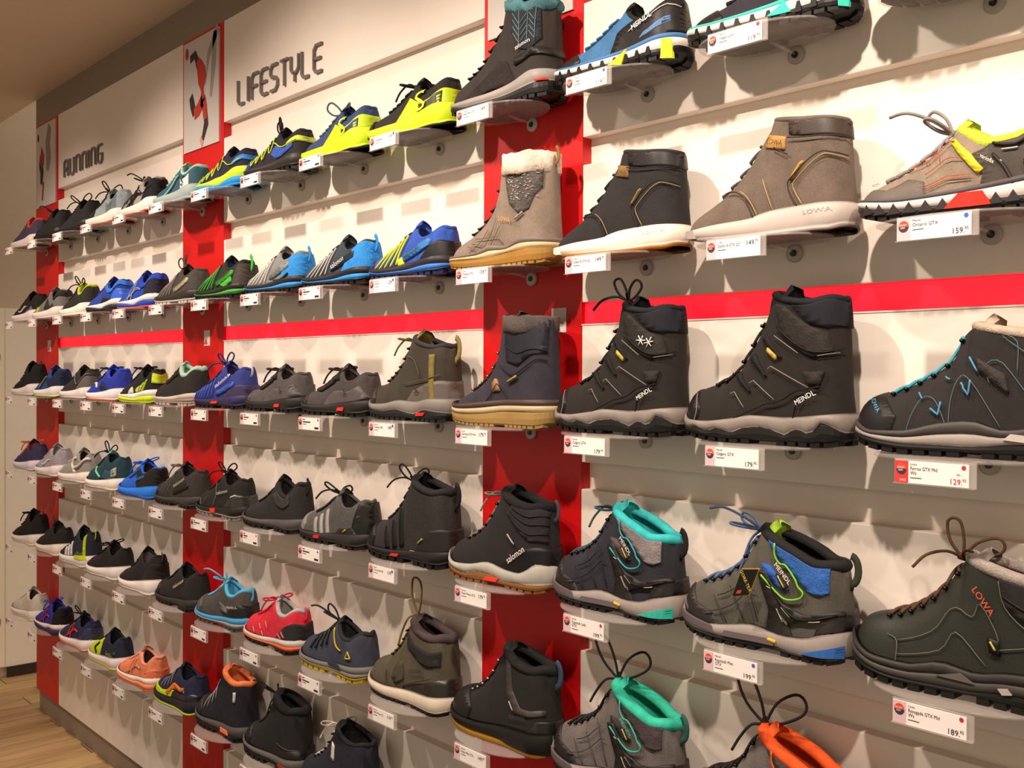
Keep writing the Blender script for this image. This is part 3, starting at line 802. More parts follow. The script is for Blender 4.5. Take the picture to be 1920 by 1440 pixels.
S(1, -1, LOW, 'blue suede low hiking shoe with yellow sole patches', up=('#3f6f9c', 'suede'), lin='#b9c832', col=('#1f1c1c', 'fabric', .016), sole=[('outsole', up_(SPRING, .02), up_(SPRING, .07), .014, '#141313', 'rubber', (14, .02, .2)), ('midsole', up_(SPRING, .06), pchip([(0, .135), (.3, .11), (.7, .10), (1, .14)]), .018, '#ddd3cb', 'foam', None), ('midsole_band', pchip([(0, .13), (.3, .105), (.7, .095), (1, .135)]), pchip([(0, .165), (.3, .135), (.7, .112), (1, .148)]), .014, '#4472a3', 'foam', None)],
  g=[toe('#2a2726'), blob('heel_panel', '#231f1f', 'leather', [(.002, .2), (.002, 1), (.2, 1), (.36, .98), (.50, .5), (.56, .05), (.30, .0)]), blob('window', '#5c83b3', 'mesh', [(.06, .42), (.06, .58), (.28, .5), (.32, .36)]), ('S', 'piping', '#cfc6bd', .008, [[(.01, .84), (.2, .86), (.34, .78), (.40, .6)]], 't'), ('W', 'sole_patch', '#d8dc2a', [(.02, .0), (.03, .12), (.10, .12), (.10, .0)]), ('W', 'sole_patch', '#d8dc2a', [(.44, .03), (.40, .12), (.54, .05)]), ('G', 'sole_window', '#1a1717', 9, .065, .12), ('T', 'MEINDL', '#efe9e2', (.36, .205), 16, .046)], lace='#2d5a85', tag=('Meindl', 'Vegas', '119.95', 'b'))
CALS = dict(CAL, collar=[(0, .585), (.05, .61), (.15, .60), (.3, .645), (.43, .70)], instep=[(.43, .70), (.465, .61), (.505, .54), (.56, .47), (.62, .395), (.72, .32), (.84, .27), (.93, .235), (.98, .185), (1, .11)])
S(1, 0, CALS, 'black winter boot with teal fur collar and quilted shaft', up=('#3a3330', 'suede'), lin='#2d5560', fur=('#4f7f88', .045), sole=sole_boot('#a09892', '#171515', [(0, .20), (.1, .20), (.3, .155), (.6, .115), (.85, .11), (1, .15)], [(0, .12), (.15, .10), (.4, .075), (.7, .06), (1, .11)], lug=.02, n=16),
  g=[blob('quilted_panel', '#2c333a', 'knit', [(.08, .52), (.10, .95), (.36, .97), (.40, .7), (.33, .48), (.2, .42)]), ('S', 'quilting', '#6f8288', .006, [[(.30, .95), (.31, .5)], [(.22, .95), (.23, .47)], [(.14, .95), (.15, .5)]] + [[(.37, .66+.08*i), (.305, .54+.08*i)] for i in range(4)] + [[(.23, .66+.08*i), (.30, .54+.08*i)] for i in range(4)] + [[(.21, .66+.08*i), (.15, .54+.08*i)] for i in range(4)], 't'), blob('woven_panel', '#2e2725', 'knit', [(.35, .04), (.44, .33), (.52, .34), (.75, .3), (.9, .05)]), blob('strap', '#2b2625', 'leather', [(.0, .30), (.0, .40), (.2, .43), (.36, .36), (.36, .27), (.2, .34)]), ('T', 'salomon', '#d9cdc4', (.33, .335), 10, .042), ('W', 'red_mark', '#e0261b', [(.02, .115), (.03, .13), (.13, .12), (.13, .107)])], lace=('#1b1a1a', .47, .80, 7, None), hooks=1, tag=('Salomon', 'Vaya Mid GTX', '149.95', None))
S(1, 1, LOW, 'black trail shoe with lime sole nearest the tall boot', up=('#26231f', 'mesh'), lin='#22201e', sole=sole_run('#c5e01c', '#191716', hi=.02), g=[('P', 'heel_wing', '#c5e01c', 'leather', [(.002, .0), (.002, .72), (.12, .66), (.42, .62), (.60, .0)], 't'), blob('heel_block', '#4a4640', 'leather', [(.06, .12), (.05, .62), (.10, .64), (.30, .56), (.30, .12)]), ('T', 'S', '#c5e01c', (.285, .135), 8, .20), toe('#211f1c', 'fabric', .86)], lace=(BLK, .47, .72, 6, 'low'), tag=('Salomon', 'XA Elevate', '139.95', 'b'))
S(1, 2, LOW, 'navy trail shoe with bright lime sole and heel mark', up=('#2f426a', 'mesh'), lin='#2a3d68', sole=sole_run('#c5e01c', '#1c1b1e', hi=.03), g=[('P', 'heel_wing', '#c5e01c', 'leather', [(.002, .0), (.002, .74), (.12, .68), (.40, .62), (.62, .0)], 't'), blob('heel_block', '#3d4668', 'leather', [(.07, .12), (.06, .62), (.10, .64), (.30, .56), (.30, .12)]), ('T', 'S', '#c5e01c', (.285, .135), 8, .20)], lace=('#4b5163', .47, .72, 6, 'thin'))
S(1, 3, LOW, 'black and royal blue trail shoe with lime piping', up=('#23212a', 'mesh'), lin='#1e1c1f', sole=sole_trail('#39312c', '#1a1716'), g=[blob('side_panel', '#3556b0', 'mesh', [(.08, .42), (.08, .66), (.34, .72), (.46, .35), (.36, .2)]), blob('heel_band', '#c8d94a', 'leather', [(.0, .58), (.0, .78), (.16, .76), (.16, .58)]), vee('#c3d83c'), toe('#2a4a97', 'fabric', .84)], lace=(BLK, .47, .72, 6, 'thin'))
S(1, 4, LOW, 'navy trail shoe with lime and cyan lugged sole', up=('#20203c', 'mesh'), lin='#1c1c2c', sole=sole_run('#bfd92a', '#1f87c8', '#1f87c8', hi=.03), g=[fox('#bfd92a'), vee('#c9da44'), blob('heel_band', '#2f7fc4', 'leather', [(.0, .58), (.0, .78), (.18, .76), (.18, .58)]), toe('#b6cf2c', 'rubber', .88)], lace=('#22222c', .47, .72, 6, None))
S(1, 5, LOW, 'petrol shoe with mint collar and square white mark', up=('#2f5566', 'mesh'), lin='#9fd2c6', col=('#9fd0c4', 'fabric', .02), sole=sole_run('#93a0a0', '#8f9999'), g=[blob('heel_square', '#dfe8e2', 'leather', [(.10, .16), (.10, .74), (.30, .7), (.30, .14)]), ('T', 'S', '#20333c', (.27, .15), 6, .16), ('S', 'trim_line', '#9ad0c2', .02, [[(.34, .8), (.46, .4), (.66, .12), (.9, .1)]], 't')], lace=('#8fc9bb', .47, .72, 6, None))
S(1, 6, RUN, 'black and white mesh running shoe with orange white sole', up=('#a49c96', 'mesh'), lin='#1d1b1b', sole=sole_run('#e9ddd6', '#e0602c'), g=[heel(BLK, 'fabric', .34, .97), tiger('#2a2728', .014), vee('#2a2728', .010), toe('#2b2a2c', 'fabric', .9)], lace=(BLK, .47, .72, 6, 'tail'))
S(1, 7, RUN, 'pale grey running shoe with black laces on top shelf', up=('#9aa7ae', 'mesh'), lin='#1d1b1b', sole=sole_run('#eee2d8', '#e27a4a'), g=[toe('#1f1e1f', 'fabric', .66), stay('#242222'), ('S', 'rib_lines', '#5f6a70', .006, [[(.06, .2+.12*i), (.34, .16+.1*i)] for i in range(6)], 't')], lace=(BLK, .47, .72, 6, 'up'))
S(1, 8, RUN, 'plain black running shoe with one looped lace', up=('#211e1e', 'mesh'), lin='#151414', sole=sole_trail('#2a2626', '#1a1818'), g=[fox('#2a2626')], lace=(BLK, .47, .72, 6, 'up'))
S(1, 9, RUN, 'plain black running shoe with upright lace end', up=('#1f1c1d', 'mesh'), lin='#151414', sole=sole_trail('#221f20', '#171516'), g=[toe('#1a1819')], lace=(BLK, .47, .72, 6, 'tail'))
S(1, 10, RUN, 'violet running shoe with coral collar at far end', up=('#4a3f55', 'mesh'), lin='#d8493f', col=('#dc4a3d', 'fabric', .02), sole=sole_run('#ddcfcb', '#cfb9b0'), g=[], lace=('#5a4a60', .47, .72, 5, None))
# ---- second row
S(2, -3, ONT, 'brown suede hiking shoe with lime collar and red sole accent', up=('#8c7d6c', 'suede'), lin='#b9b0a4', col=('#b8c93a', 'mesh', .03), wide=1, sole=[('outsole', up_(SPRING, .018), up_(SPRING, .06), .014, '#262223', 'rubber', (15, .018, .25)), ('midsole', up_(SPRING, .05), pchip([(0, .135), (.3, .115), (.7, .095), (1, .135)]), .018, '#c9bcb8', 'foam', None), ('midsole_band', pchip([(0, .13), (.3, .11), (.7, .09), (1, .13)]), pchip([(0, .165), (.3, .14), (.7, .112), (1, .145)]), .016, '#5c5558', 'rubber', None)],
  g=[('P', 'toe_cap', '#6a6058', 'rubber', [(.70, 0), (.71, .42), (.78, .62), (.86, .55), (.93, .8), (.998, .9), (.998, 0)], 't'), blob('heel_panel', '#4e4640', 'leather', [(.002, 0), (.002, .95), (.22, .97), (.42, .97), (.50, .72), (.45, .4), (.47, .0)]), blob('lime_flash', '#d3d61f', 'leather', [(.002, .42), (.002, .78), (.14, .72), (.22, .55)]), blob('lime_flash', '#e3cb23', 'leather', [(.47, .40), (.445, .5), (.50, .72), (.58, .86), (.60, .8), (.53, .6)]), ('S', 'red_stitching', '#c9553c', .004, [[(.50, .38), (.60, .33), (.70, .30)], [(.54, .62), (.64, .55), (.70, .5)], [(.58, .82), (.70, .72), (.78, .8)], [(.64, .6), (.66, .78), (.7, .7), (.72, .86)], [(.5, .34), (.6, .29), (.7, .26)]], 't'), ('S', 'cable', '#d8d0c6', .007, [[(.36, .80), (.29, .76)], [(.40, .74), (.36, .56)], [(.2, .80), (.1, .86)]], 't'), ('S', 'strap_lines', '#2f2a28', .014, [[(.40, .95), (.3, .84), (.16, .84), (.01, .96)], [(.40, .75), (.35, .45), (.31, .05)], [(.01, .85), (.18, .62), (.26, .45), (.24, .1)]], 't'), ('T', 'variofix', '#e0d8d0', (.455, .235), -32, .024), ('W', 'red_insert', '#c9281c', [(.40, .03), (.44, .10), (.54, .10), (.60, .03)]), ('Z', 'sole_zigzag', '#3a3335', 12, .05, .10), ('T', 'MEINDL', '#b5aba2', (.985, .185), -12, .022)], lace=('#8d8580', .55, .84, 6, 'tail'), tag=('Meindl', 'Ontario GTX', '159.95', 'b'))
S(2, -2, DUB, 'brown-grey nubuck ankle boot with pale rubber sole', up=('#6b5d52', 'suede'), lin='#40352f', sole=[('outsole', up_(SPRING, .0), up_(SPRING, .02), .012, '#8a7f77', 'rubber', None), ('midsole', up_(SPRING, .018), pchip([(0, .155), (.35, .15), (.45, .132), (.5, .115), (.75, .10), (.9, .09), (1, .09)]), .018, '#b5a9a2', 'foam', None)],
  g=[blob('dark_cuff', '#463b34', 'leather', [(.002, .80), (.002, .99), (.2, .99), (.36, .985), (.36, .84), (.2, .81)]), blob('leather_tag', '#b98c4d', 'leather', [(.535, .465), (.51, .525), (.384, .495), (.39, .43)], 'z'), ('T', 'LOWA', '#3c2a18', (.50, .475), -13, .036), blob('small_badge', '#c59a3f', 'leather', [(.34, .36), (.36, .34), (.29, .52), (.27, .54)]), ('S', 'stitching', '#bb9a5c', .005, [[(.28, .06), (.33, .26), (.30, .36), (.17, .56), (.10, .585), (.01, .55)], [(.55, .06), (.60, .30), (.66, .52)], [(.46, .05), (.52, .4)]], 't'), ('S', 'seam', '#3b312b', .007, [[(.31, .05), (.36, .27), (.33, .38), (.18, .60), (.08, .60), (.01, .58)], [(.57, .05), (.62, .33), (.69, .58), (.76, .75)], [(.36, .62), (.45, .7)], [(.01, .79), (.2, .79), (.36, .80)]], 't'), ('LS', 'LOWA', '#a79b94', (.27, .095), 3, .035), ('L', 'toe_bumper', '#a0948d', .84)], lace=('#4b4340', .50, .74, 5, None), tag=('Lowa', 'Dublin III GTX QC', '149.95', None))
S(2, -1, DUB, 'navy-black suede ankle boot with white rubber sole', up=('#2f2b2c', 'suede'), lin='#282322', sole=[('outsole', up_(SPRING, .0), up_(SPRING, .03), .010, '#a86c22', 'rubber', None), ('midsole', up_(SPRING, .022), pchip([(0, .155), (.35, .15), (.45, .132), (.5, .115), (.75, .10), (.9, .09), (1, .09)]), .018, '#e4d9ca', 'foam', None)],
  g=[blob('dark_cuff', '#292525', 'leather', [(.002, .80), (.002, .99), (.2, .99), (.40, .985), (.40, .84), (.2, .81)]), blob('leather_tag', '#8c6a3d', 'leather', [(.535, .465), (.51, .525), (.40, .50), (.405, .435)], 'z'), ('T', 'LOWA', '#3c2a18', (.505, .475), -13, .034), blob('small_badge', '#8f7440', 'leather', [(.36, .36), (.38, .34), (.31, .52), (.29, .54)]), ('S', 'stitching', '#a38a5a', .005, [[(.28, .06), (.33, .26), (.30, .36), (.17, .56), (.10, .585), (.01, .55)], [(.55, .06), (.60, .30), (.66, .52)]], 't'), ('S', 'seam', '#1d1a1a', .007, [[(.31, .05), (.36, .27), (.33, .38), (.18, .60), (.08, .60), (.01, .58)], [(.57, .05), (.62, .33), (.69, .58), (.76, .75)], [(.01, .79), (.2, .79), (.40, .80)]], 't'), ('LS', 'LOWA', '#d2c6b6', (.27, .095), 3, .035), ('L', 'toe_bumper', '#ddd2c3', .84)], lace=('#211f20', .50, .74, 5, None), tag=('Lowa', 'Dublin III GTX QC', '149.95', None))
S(2, 0, FLC, 'taupe winter boot with cream fleece cuff and tweed shaft', up=('#8a7a6d', 'suede'), lin='#e6d6c4', cuff=('#e8d8c6', .13, .016), sole=sole_boot('#7d7068', '#a87b35', [(0, .185), (.2, .20), (.35, .15), (.5, .17), (.6, .13), (.8, .115), (1, .125)], [(0, .12), (.3, .105), (.6, .075), (1, .09)], lug=.012, n=18, mid2='#d9bd92'),
  g=[blob('tweed_panel', '#5a544f', 'knit', [(.06, .62), (.06, .98), (.40, .98), (.44, .75), (.40, .48), (.30, .36), (.20, .40), (.14, .52)]), ('D', 'tweed_flecks', '#b9aea4', (.09, .42, .50, .95), 90), ('T', 'LOWA', '#d18a2a', (.50, .31), -12, .042), ('S', 'badge', '#b8ad9c', .014, [[(.33, .31), (.25, .37)]], 't'), ('S', 'quilting', '#6d5f54', .005, [[(.45, .06), (.72, .5)], [(.55, .06), (.75, .42)], [(.65, .06), (.78, .4)], [(.72, .06), (.52, .36)], [(.62, .06), (.46, .3)], [(.8, .1), (.6, .45)]], 't')], lace=('#3a302a', .48, .74, 5, None), hooks=1, loop=('#8a6a3c', .05), tag=('Lowa', 'Calceta GTX', '159.95', None))
S(2, 1, LOW, 'bright blue trail shoe with yellow bands', up=('#2f55b4', 'mesh'), lin='#22345e', sole=sole_trail('#3a3238', '#1d2b58', band='#2f74c9'), g=[heel('#2a2628', 'rubber', .30, .6), fox('#33304a', h=.16), chev('#dfe030', .016), blob('name_strip', '#3f82c4', 'leather', [(.46, .12), (.47, .165), (.15, .262), (.11, .258), (.12, .215)], 'z'), ('T', 'salomon', '#16223f', (.445, .135), 18, .062), toe('#2a3a66', 'rubber', .88), blob('side_mark', '#dfe030', 'leather', [(.44, .1), (.47, .3), (.52, .26), (.50, .08)])], lace=('#20283e', .47, .72, 6, None), tag=('Salomon', 'XA Pro', '129.95', 'b'))
S(2, 2, LOW, 'charcoal trail shoe with sky blue heel and black sole', up=('#3d4650', 'mesh'), lin='#2a3036', sole=sole_trail('#2b2830', '#1b1a1d', band='#2a8be0'), g=[heel('#2d8fe0', 'mesh', .34, .98), chev('#d8d0c8', .012), blob('name_strip', '#23313d', 'leather', [(.46, .12), (.47, .165), (.15, .262), (.11, .258), (.12, .215)], 'z'), ('T', 'salomon', '#cfd6dc', (.445, .135), 18, .062), fox('#26242a', h=.14)], lace=('#2a2c30', .47, .72, 6, None), loop=('#2d8fe0', .06))
S(2, 3, LOW, 'silver-grey trail shoe with sky blue heel', up=('#8b8a8a', 'mesh'), lin='#232224', sole=sole_trail('#2d2a2b', '#1d1c1e', band='#2a8be0'), g=[heel('#2d8fe0', 'mesh', .32, .95), chev('#e6ded6', .013), blob('name_strip', '#8d959a', 'leather', [(.46, .12), (.47, .165), (.15, .262), (.11, .258), (.12, .215)], 'z'), ('T', 'salomon', '#2b3338', (.445, .135), 18, .062), ('S', 'oval', '#4c4a4b', .02, [[(.12, .3), (.24, .16), (.38, .14)]], 't')], lace=('#3a3b3e', .47, .72, 6, None), loop=('#2d8fe0', .06))
S(2, 4, LOW, 'black and green trail shoe before the red column', up=('#2a2a26', 'mesh'), lin='#1f4f8c', col=('#23211f', 'fabric', .018), sole=sole_trail('#2a2622', '#1d1c1a', band='#3a9c34'), g=[blob('side_oval', '#4bb53a', 'mesh', [(.14, .3), (.16, .6), (.36, .5), (.42, .25), (.30, .12)]), blob('name_strip', '#3f9a33', 'leather', [(.46, .12), (.47, .165), (.15, .262), (.11, .258), (.12, .215)], 'z'), ('T', 'salomon', '#1c3316', (.445, .135), 18, .062), chev('#3f9c36', .016), heel('#4a423d', 'fabric', .12, .9)], lace=('#222120', .47, .72, 6, None), loop=('#43b84a', .07))
S(2, 5, LOW, 'brown-grey trail shoe with pale name strip', up=('#4a4440', 'mesh'), lin='#191717', sole=sole_trail('#3a3532', '#cfc8be'), g=[blob('name_strip', '#b9b08f', 'leather', [(.46, .12), (.47, .165), (.15, .262), (.11, .258), (.12, .215)], 'z'), ('T', 'salomon', '#3a3630', (.445, .135), 18, .062), chev('#948b83', .012)], lace=('#4b4642', .47, .72, 6, 'thin'))
S(2, 6, RUN, 'cobalt running shoe with silver stripes and orange outsole', up=('#2347b4', 'mesh'), lin='#1d2440', sole=sole_run('#eee4dc', '#ee5a23', '#2a46ae'), g=[tiger('#b7c2d6', .009), heel('#2a2c3c', 'fabric', .24, .98), rim('#2a49c0')], lace=('#2a52c4', .47, .72, 6, None))
S(2, 7, RUN, 'royal blue running shoe with black and white sole', up=('#263f9e', 'mesh'), lin='#1b2140', sole=sole_run('#ece2da', '#22202a', '#23222c'), g=[heel('#2f60d0', 'satin', .24, .6), blob('side_panel', '#20223a', 'leather', [(.12, .04), (.2, .4), (.42, .3), (.5, .04)]), rim('#3a78e0')], lace=('#2740a0', .47, .72, 6, None))
S(2, 8, RUN, 'black running shoe with lime collar and bow', up=('#2c2a25', 'mesh'), lin='#c9d430', col=('#c6d22c', 'fabric', .018), sole=sole_run('#f0e4d6', '#d9cbb8'), g=[stay('#1d1c1a')], lace=('#1e2a22', .47, .72, 6, 'up'))
S(2, 9, RUN, 'grey camouflage running shoe with white sole', up=('#77746f', 'mesh'), lin='#1f1e1d', sole=sole_run('#e7d8d2', '#c3b2a8'), g=[blob('camo_patch', '#343230', 'mesh', [(.1, .1), (.2, .55), (.3, .3), (.4, .65), (.5, .2), (.35, .05)]), blob('camo_patch', '#2b2a29', 'mesh', [(.002, .7), (.002, .98), (.2, .98), (.14, .7)]), blob('yellow_fleck', '#c9cf2a', 'mesh', [(.66, .1), (.64, .4), (.72, .55), (.74, .15)])], lace=('#2a2a2a', .47, .72, 6, None))
S(2, 10, RUN, 'black running shoe with white side mark and sole', up=('#201d1e', 'mesh'), lin='#151414', sole=sole_run('#e6d8d4', '#c8b6b0'), g=[swoosh('#e6dcd6'), blob('grey_panel', '#77706e', 'mesh', [(.06, .02), (.1, .4), (.3, .3), (.4, .02)])], lace=(BLK, .47, .72, 6, None))
# ---- third row
FERX = dict(MID, collar=[(0, .52), (.05, .545), (.15, .56), (.3, .59), (.45, .62)], instep=[(.45, .62), (.49, .58), (.53, .47), (.6, .40), (.7, .335), (.8, .285), (.88, .265), (.945, .235), (.985, .18), (1, .11)])
FERX = lower(FERX, .88)
S(3, -3, FERX, 'black mid hiking boot with turquoise laces and stitching', up=('#2f2b29', 'fabric'), lin='#c9b7a5', col=('#bba894', 'mesh', .022), sole=sole_boot('#4a4543', '#1b1918', [(0, .19), (.12, .165), (.28, .14), (.42, .18), (.55, .165), (.72, .12), (.88, .115), (1, .165)], [(0, .09), (.25, .075), (.4, .055), (.7, .055), (1, .10)], lug=.025, mid2='#9c928c'),
  g=[toe('#211e1e', 'rubber', .84), ('T', 'LOWA', '#3f92b8', (.93, .235), -45, .028), ('S', 'stitching', '#5f8490', .0030, [[(.78, .06), (.76, .4), (.72, .62), (.66, .5), (.60, .06)], [(.60, .06), (.59, .4), (.55, .56), (.48, .45), (.38, .1)], [(.42, .5), (.44, .66), (.36, .7), (.22, .3)], [(.30, .62), (.30, .92), (.36, .95), (.14, .7)]], 't'), ('S', 'accent_v', '#4f8fb4', .010, [[(.68, .42), (.645, .30), (.635, .46)], [(.55, .50), (.515, .38), (.505, .52)], [(.74, .72), (.72, .6)], [(.62, .74), (.595, .62)], [(.51, .72), (.475, .6)]], 't'), blob('mesh_wedge', '#3b3431', 'mesh', [(.34, .42), (.47, .62), (.48, .72), (.36, .60)]), ('W', 'sole_badge', '#b9b0aa', [(.24, .085), (.22, .115), (.33, .125), (.36, .095)])], lace=('#3f9cae', .48, .80, 6, None), hooks=1, tag=('Lowa', 'Ferrox GTX Mid Ws', '129.95', 's'))
for kk, lab in ((-2, 'tall black winter boot with plain grey midsole'), (-1, 'tall black winter boot with embroidered snowflakes and bow')):
    gg = [('P', 'toe_cap', '#17171a', 'rubber', [(.90, 0), (.88, .45), (.92, .9), (.94, 1), (.998, 1), (.998, 0)], 't'), blob('padded_collar', '#1e1e28', 'fabric', [(.002, .80), (.002, .99), (.2, .99), (.33, .97), (.24, .84), (.1, .76)]), blob('mesh_gusset', '#2d2723', 'mesh', [(.06, .58), (.10, .72), (.24, .82), (.38, .95), (.44, .95), (.40, .72), (.30, .62), (.2, .54)]), blob('mesh_window', '#2b2521', 'mesh', [(.12, .42), (.16, .30), (.24, .34), (.26, .44)]), blob('gusset', '#120f10', 'mesh', [(.53, .535), (.505, .565), (.40, .44)], 'z'), blob('gusset', '#120f10', 'mesh', [(.61, .435), (.58, .465), (.495, .345)], 'z'), blob('gusset', '#120f10', 'mesh', [(.70, .345), (.67, .365), (.59, .265)], 'z'), ('S', 'reflective_lines', '#8e8178', .005, [[(.437, .555), (.286, .465)], [(.17, .45), (.04, .465)], [(.48, .385), (.46, .40), (.227, .295)], [(.593, .31), (.568, .325), (.44, .23)], [(.714, .25), (.683, .262), (.62, .185)]], 'z'), ('S', 'toe_line', '#8e8178', .005, [[(.90, .03), (.885, .4), (.91, .8)]], 't'), ('S', 'seam', '#0f0d0d', .008, [[(.80, .08), (.55, .14), (.40, .20), (.30, .28), (.15, .30)], [(.26, .27), (.31, .15), (.33, .05)], [(.02, .60), (.14, .57), (.3, .66), (.42, .78)]], 't'), ('T', 'MEINDL', '#efe8e0', (.30, .205), 26, .036), blob('membrane_tag', '#c9a84e', 'leather', [(.49, .475), (.485, .495), (.43, .455), (.435, .43)], 'z')]
    if kk == -1: gg += [('S', 'snowflakes', '#e6dfd8', .007, [[(cx+.035*r*math.cos(a), cz+.05*r*math.sin(a)) for r in (-1, 1)] for cx, cz, r0 in ((.21, .70, 1), (.27, .725, .7)) for a in (0, 1.05, 2.1)], 't')]
    S(3, kk, CAL, lab, up=('#2a2521', 'suede'), lin='#17161a', col=('#1b1b22', 'fabric', .02), sole=sole_boot('#8f857d', '#171516', [(0, .19), (.12, .175), (.3, .16), (.5, .165), (.6, .145), (.8, .12), (.92, .125), (1, .165)], [(0, .085), (.08, .14), (.14, .075), (.22, .10), (.30, .06), (.36, .085), (.44, .10), (.54, .09), (.62, .06), (.7, .085), (.78, .06), (.85, .09), (.92, .075), (1, .12)], lug=.022, n=14), g=gg,
      lace=('#1a1818', .47, .76, 6, 'up' if kk == -1 else None), hooks=1, bow_at='tip', tag=('Meindl', 'Calgary GTX', '179.95', None))
S(3, 0, FLC, 'navy nubuck boot with grey felt collar and tan sole', up=('#3a3540', 'suede'), lin='#26222a', cuff=('#5b524d', .10, .012), sole=sole_boot('#54443f', '#a3834c', [(0, .21), (.3, .205), (.5, .19), (.75, .165), (.9, .16), (1, .18)], [(0, .125), (.35, .12), (.6, .095), (.8, .09), (1, .12)], lug=.014, n=20, mid2='#c9b48c'),
  g=[blob('shaft_panel', '#2e2e38', 'leather', [(.02, .62), (.02, .98), (.40, .98), (.44, .78), (.42, .52), (.30, .48), (.14, .60)]), ('S', 'seam', '#1d1c24', .008, [[(.44, .70), (.30, .62), (.15, .66), (.02, .64)], [(.48, .48), (.36, .38), (.22, .46), (.10, .55), (.02, .54)], [(.92, .1), (.8, .35), (.65, .25), (.52, .3), (.40, .12), (.36, .04)]], 't'), blob('suede_badge', '#9a7448', 'leather', [(.545, .42), (.575, .46), (.565, .30), (.52, .22), (.49, .22)]), ('S', 'badge', '#a58f4a', .018, [[(.40, .30), (.30, .37)]], 't')], lace=('#23232c', .49, .76, 6, None), hooks='#a8844a', tag=('Lowa', 'Garmisch GTX Mid', '179.95', None))
S(3, 1, MID, 'olive-brown mid boot with khaki loop and grey sole', up=('#443d33', 'suede'), lin='#3a3334', col=('#3a3439', 'fabric', .02), sole=sole_boot('#8d877f', '#232426', [(0, .195), (.15, .19), (.3, .165), (.5, .17), (.7, .135), (.88, .13), (1, .18)], [(0, .075), (.2, .10), (.35, .06), (.55, .09), (.75, .07), (1, .11)], lug=.022, n=16),
  g=[blob('rear_panel', '#665e57', 'leather', [(.002, .0), (.002, .42), (.14, .42), (.36, .28), (.48, .02)]), blob('pull_strap', '#84743c', 'fabric', [(.10, .02), (.10, .88), (.15, .88), (.15, .02)]), ('T', 'S', '#2c2825', (.29, .20), 12, .085), ('S', 'seam', '#5d5a33', .006, [[(.26, .5), (.33, .72), (.44, .74)], [(.46, .34), (.30, .42), (.05, .52)]], 't'), toe('#3d362f', 'rubber', .86), ('W', 'red_mark', '#e0261b', [(.20, .05), (.17, .075), (.28, .07), (.30, .045)])], lace=('#5a5230', .49, .74, 6, 'low'), hooks=1, loop=('#8a7a42', .08), tonguec='#7e713f', tag=('Salomon', 'Outback 500', '149.95', 'b'))
for kk, lab in ((2, 'dark grey low trail shoe beside the olive boot'), (3, 'dark grey low trail shoe beside the indigo one')):
    S(3, kk, LOW, lab, up=('#4a4442', 'mesh') if kk == 2 else ('#55504e', 'mesh'), lin='#201d1d', sole=sole_trail('#332f2f', '#1f1c1c'), g=[toe('#575150' if kk == 3 else '#3c3736', 'rubber', .84), blob('side_panel', '#5b5456', 'leather', [(.002, .2), (.06, .62), (.3, .6), (.5, .3), (.56, .06), (.2, .02)]), ('T', 'S', '#1d1b1c', (.22, .17), 6, .075), stay('#262222'), ('W', 'red_mark', '#d8321f', [(.24, .05), (.22, .085), (.32, .08), (.34, .05)])], lace=('#211e1e', .47, .74, 6, 'low'))
S(3, 4, HIKE, 'indigo and blue trail shoe with pale side lettering', up=('#2f3a86', 'mesh'), lin='#2a2c55', sole=sole_trail('#3b3260', '#1f1c22'), g=[toe('#2a2e5c', 'rubber', .9), heel('#43365f', 'leather', .42, .45), blob('name_strip', '#3c58b4', 'leather', [(.46, .12), (.47, .165), (.15, .262), (.11, .258), (.12, .215)], 'z'), ('T', 'salomon', '#cfd3e2', (.43, .19), 22, .056), ('S', 'ribs', '#3f5cc0', .014, [[(.5+.06*i, .7-.03*i), (.54+.06*i, .12)] for i in range(7)], 't'), ('W', 'red_mark', '#d8321f', [(.42, .05), (.40, .08), (.50, .075), (.52, .05)])], lace=('#27306a', .49, .74, 6, 'up'), loop=('#cfc6c4', .04))
S(3, 5, HIKE, 'black trail shoe with mint collar and pink-white sole', up=('#2e2a27', 'suede'), lin='#a6cdb9', col=('#a9cdb8', 'fabric', .028), sole=sole_trail('#d6c4ba', '#c9b4aa', band='#8d7a72'), g=[toe('#262322', 'rubber', .86), stay('#23201f')], lace=('#1f1d1d', .49, .74, 6, None))
S(3, 6, RUN, 'black running shoe with lime side flashes and sole', up=('#211f20', 'mesh'), lin='#1c1f30', sole=sole_run('#ecdfe0', '#c3da26', '#c3da26'), g=[blob('lime_flash', '#c8dd28', 'leather', [(.10, .72), (.2, .78), (.44, .2), (.40, .05), (.24, .05)]), ('S', 'silver_line', '#b9b3ae', .012, [[(.17, .68), (.32, .12)], [(.3, .5), (.36, .12)]], 't'), blob('lime_flash', '#c8dd28', 'leather', [(.0, .4), (.0, .85), (.04, .85), (.04, .4)]), blob('pale_flash', '#d9cfc8', 'leather', [(.48, .1), (.52, .4), (.58, .3), (.6, .1)])], lace=('#20222e', .47, .72, 6, 'low'))
S(3, 7, RUN, 'royal blue running shoe with white check mark', up=('#2436a6', 'mesh'), lin='#1f2030', col=('#2c45c8', 'fabric', .02), sole=sole_run('#eadfe0', '#e2662f'), g=[('S', 'white_check', '#e4e2d8', .03, [[(.66, .68), (.60, .62), (.56, .34)]], 't'), blob('shade_panel', '#1b2152', 'mesh', [(.2, .05), (.3, .35), (.45, .5), (.5, .3), (.42, .05)])], lace=('#1f2658', .47, .72, 6, 'low'))
S(3, 8, RUN, 'black and grey running shoe with chunky white sole', up=('#35302f', 'mesh'), lin='#1d1a1a', sole=sole_run('#e6d8d6', '#b3a49e'), g=[heel('#67605d', 'mesh', .4, .7), ('S', 'pale_line', '#8d8580', .012, [[(.02, .8), (.2, .72), (.34, .45), (.42, .75)]], 't')], lace=('#242122', .47, .72, 6, None))
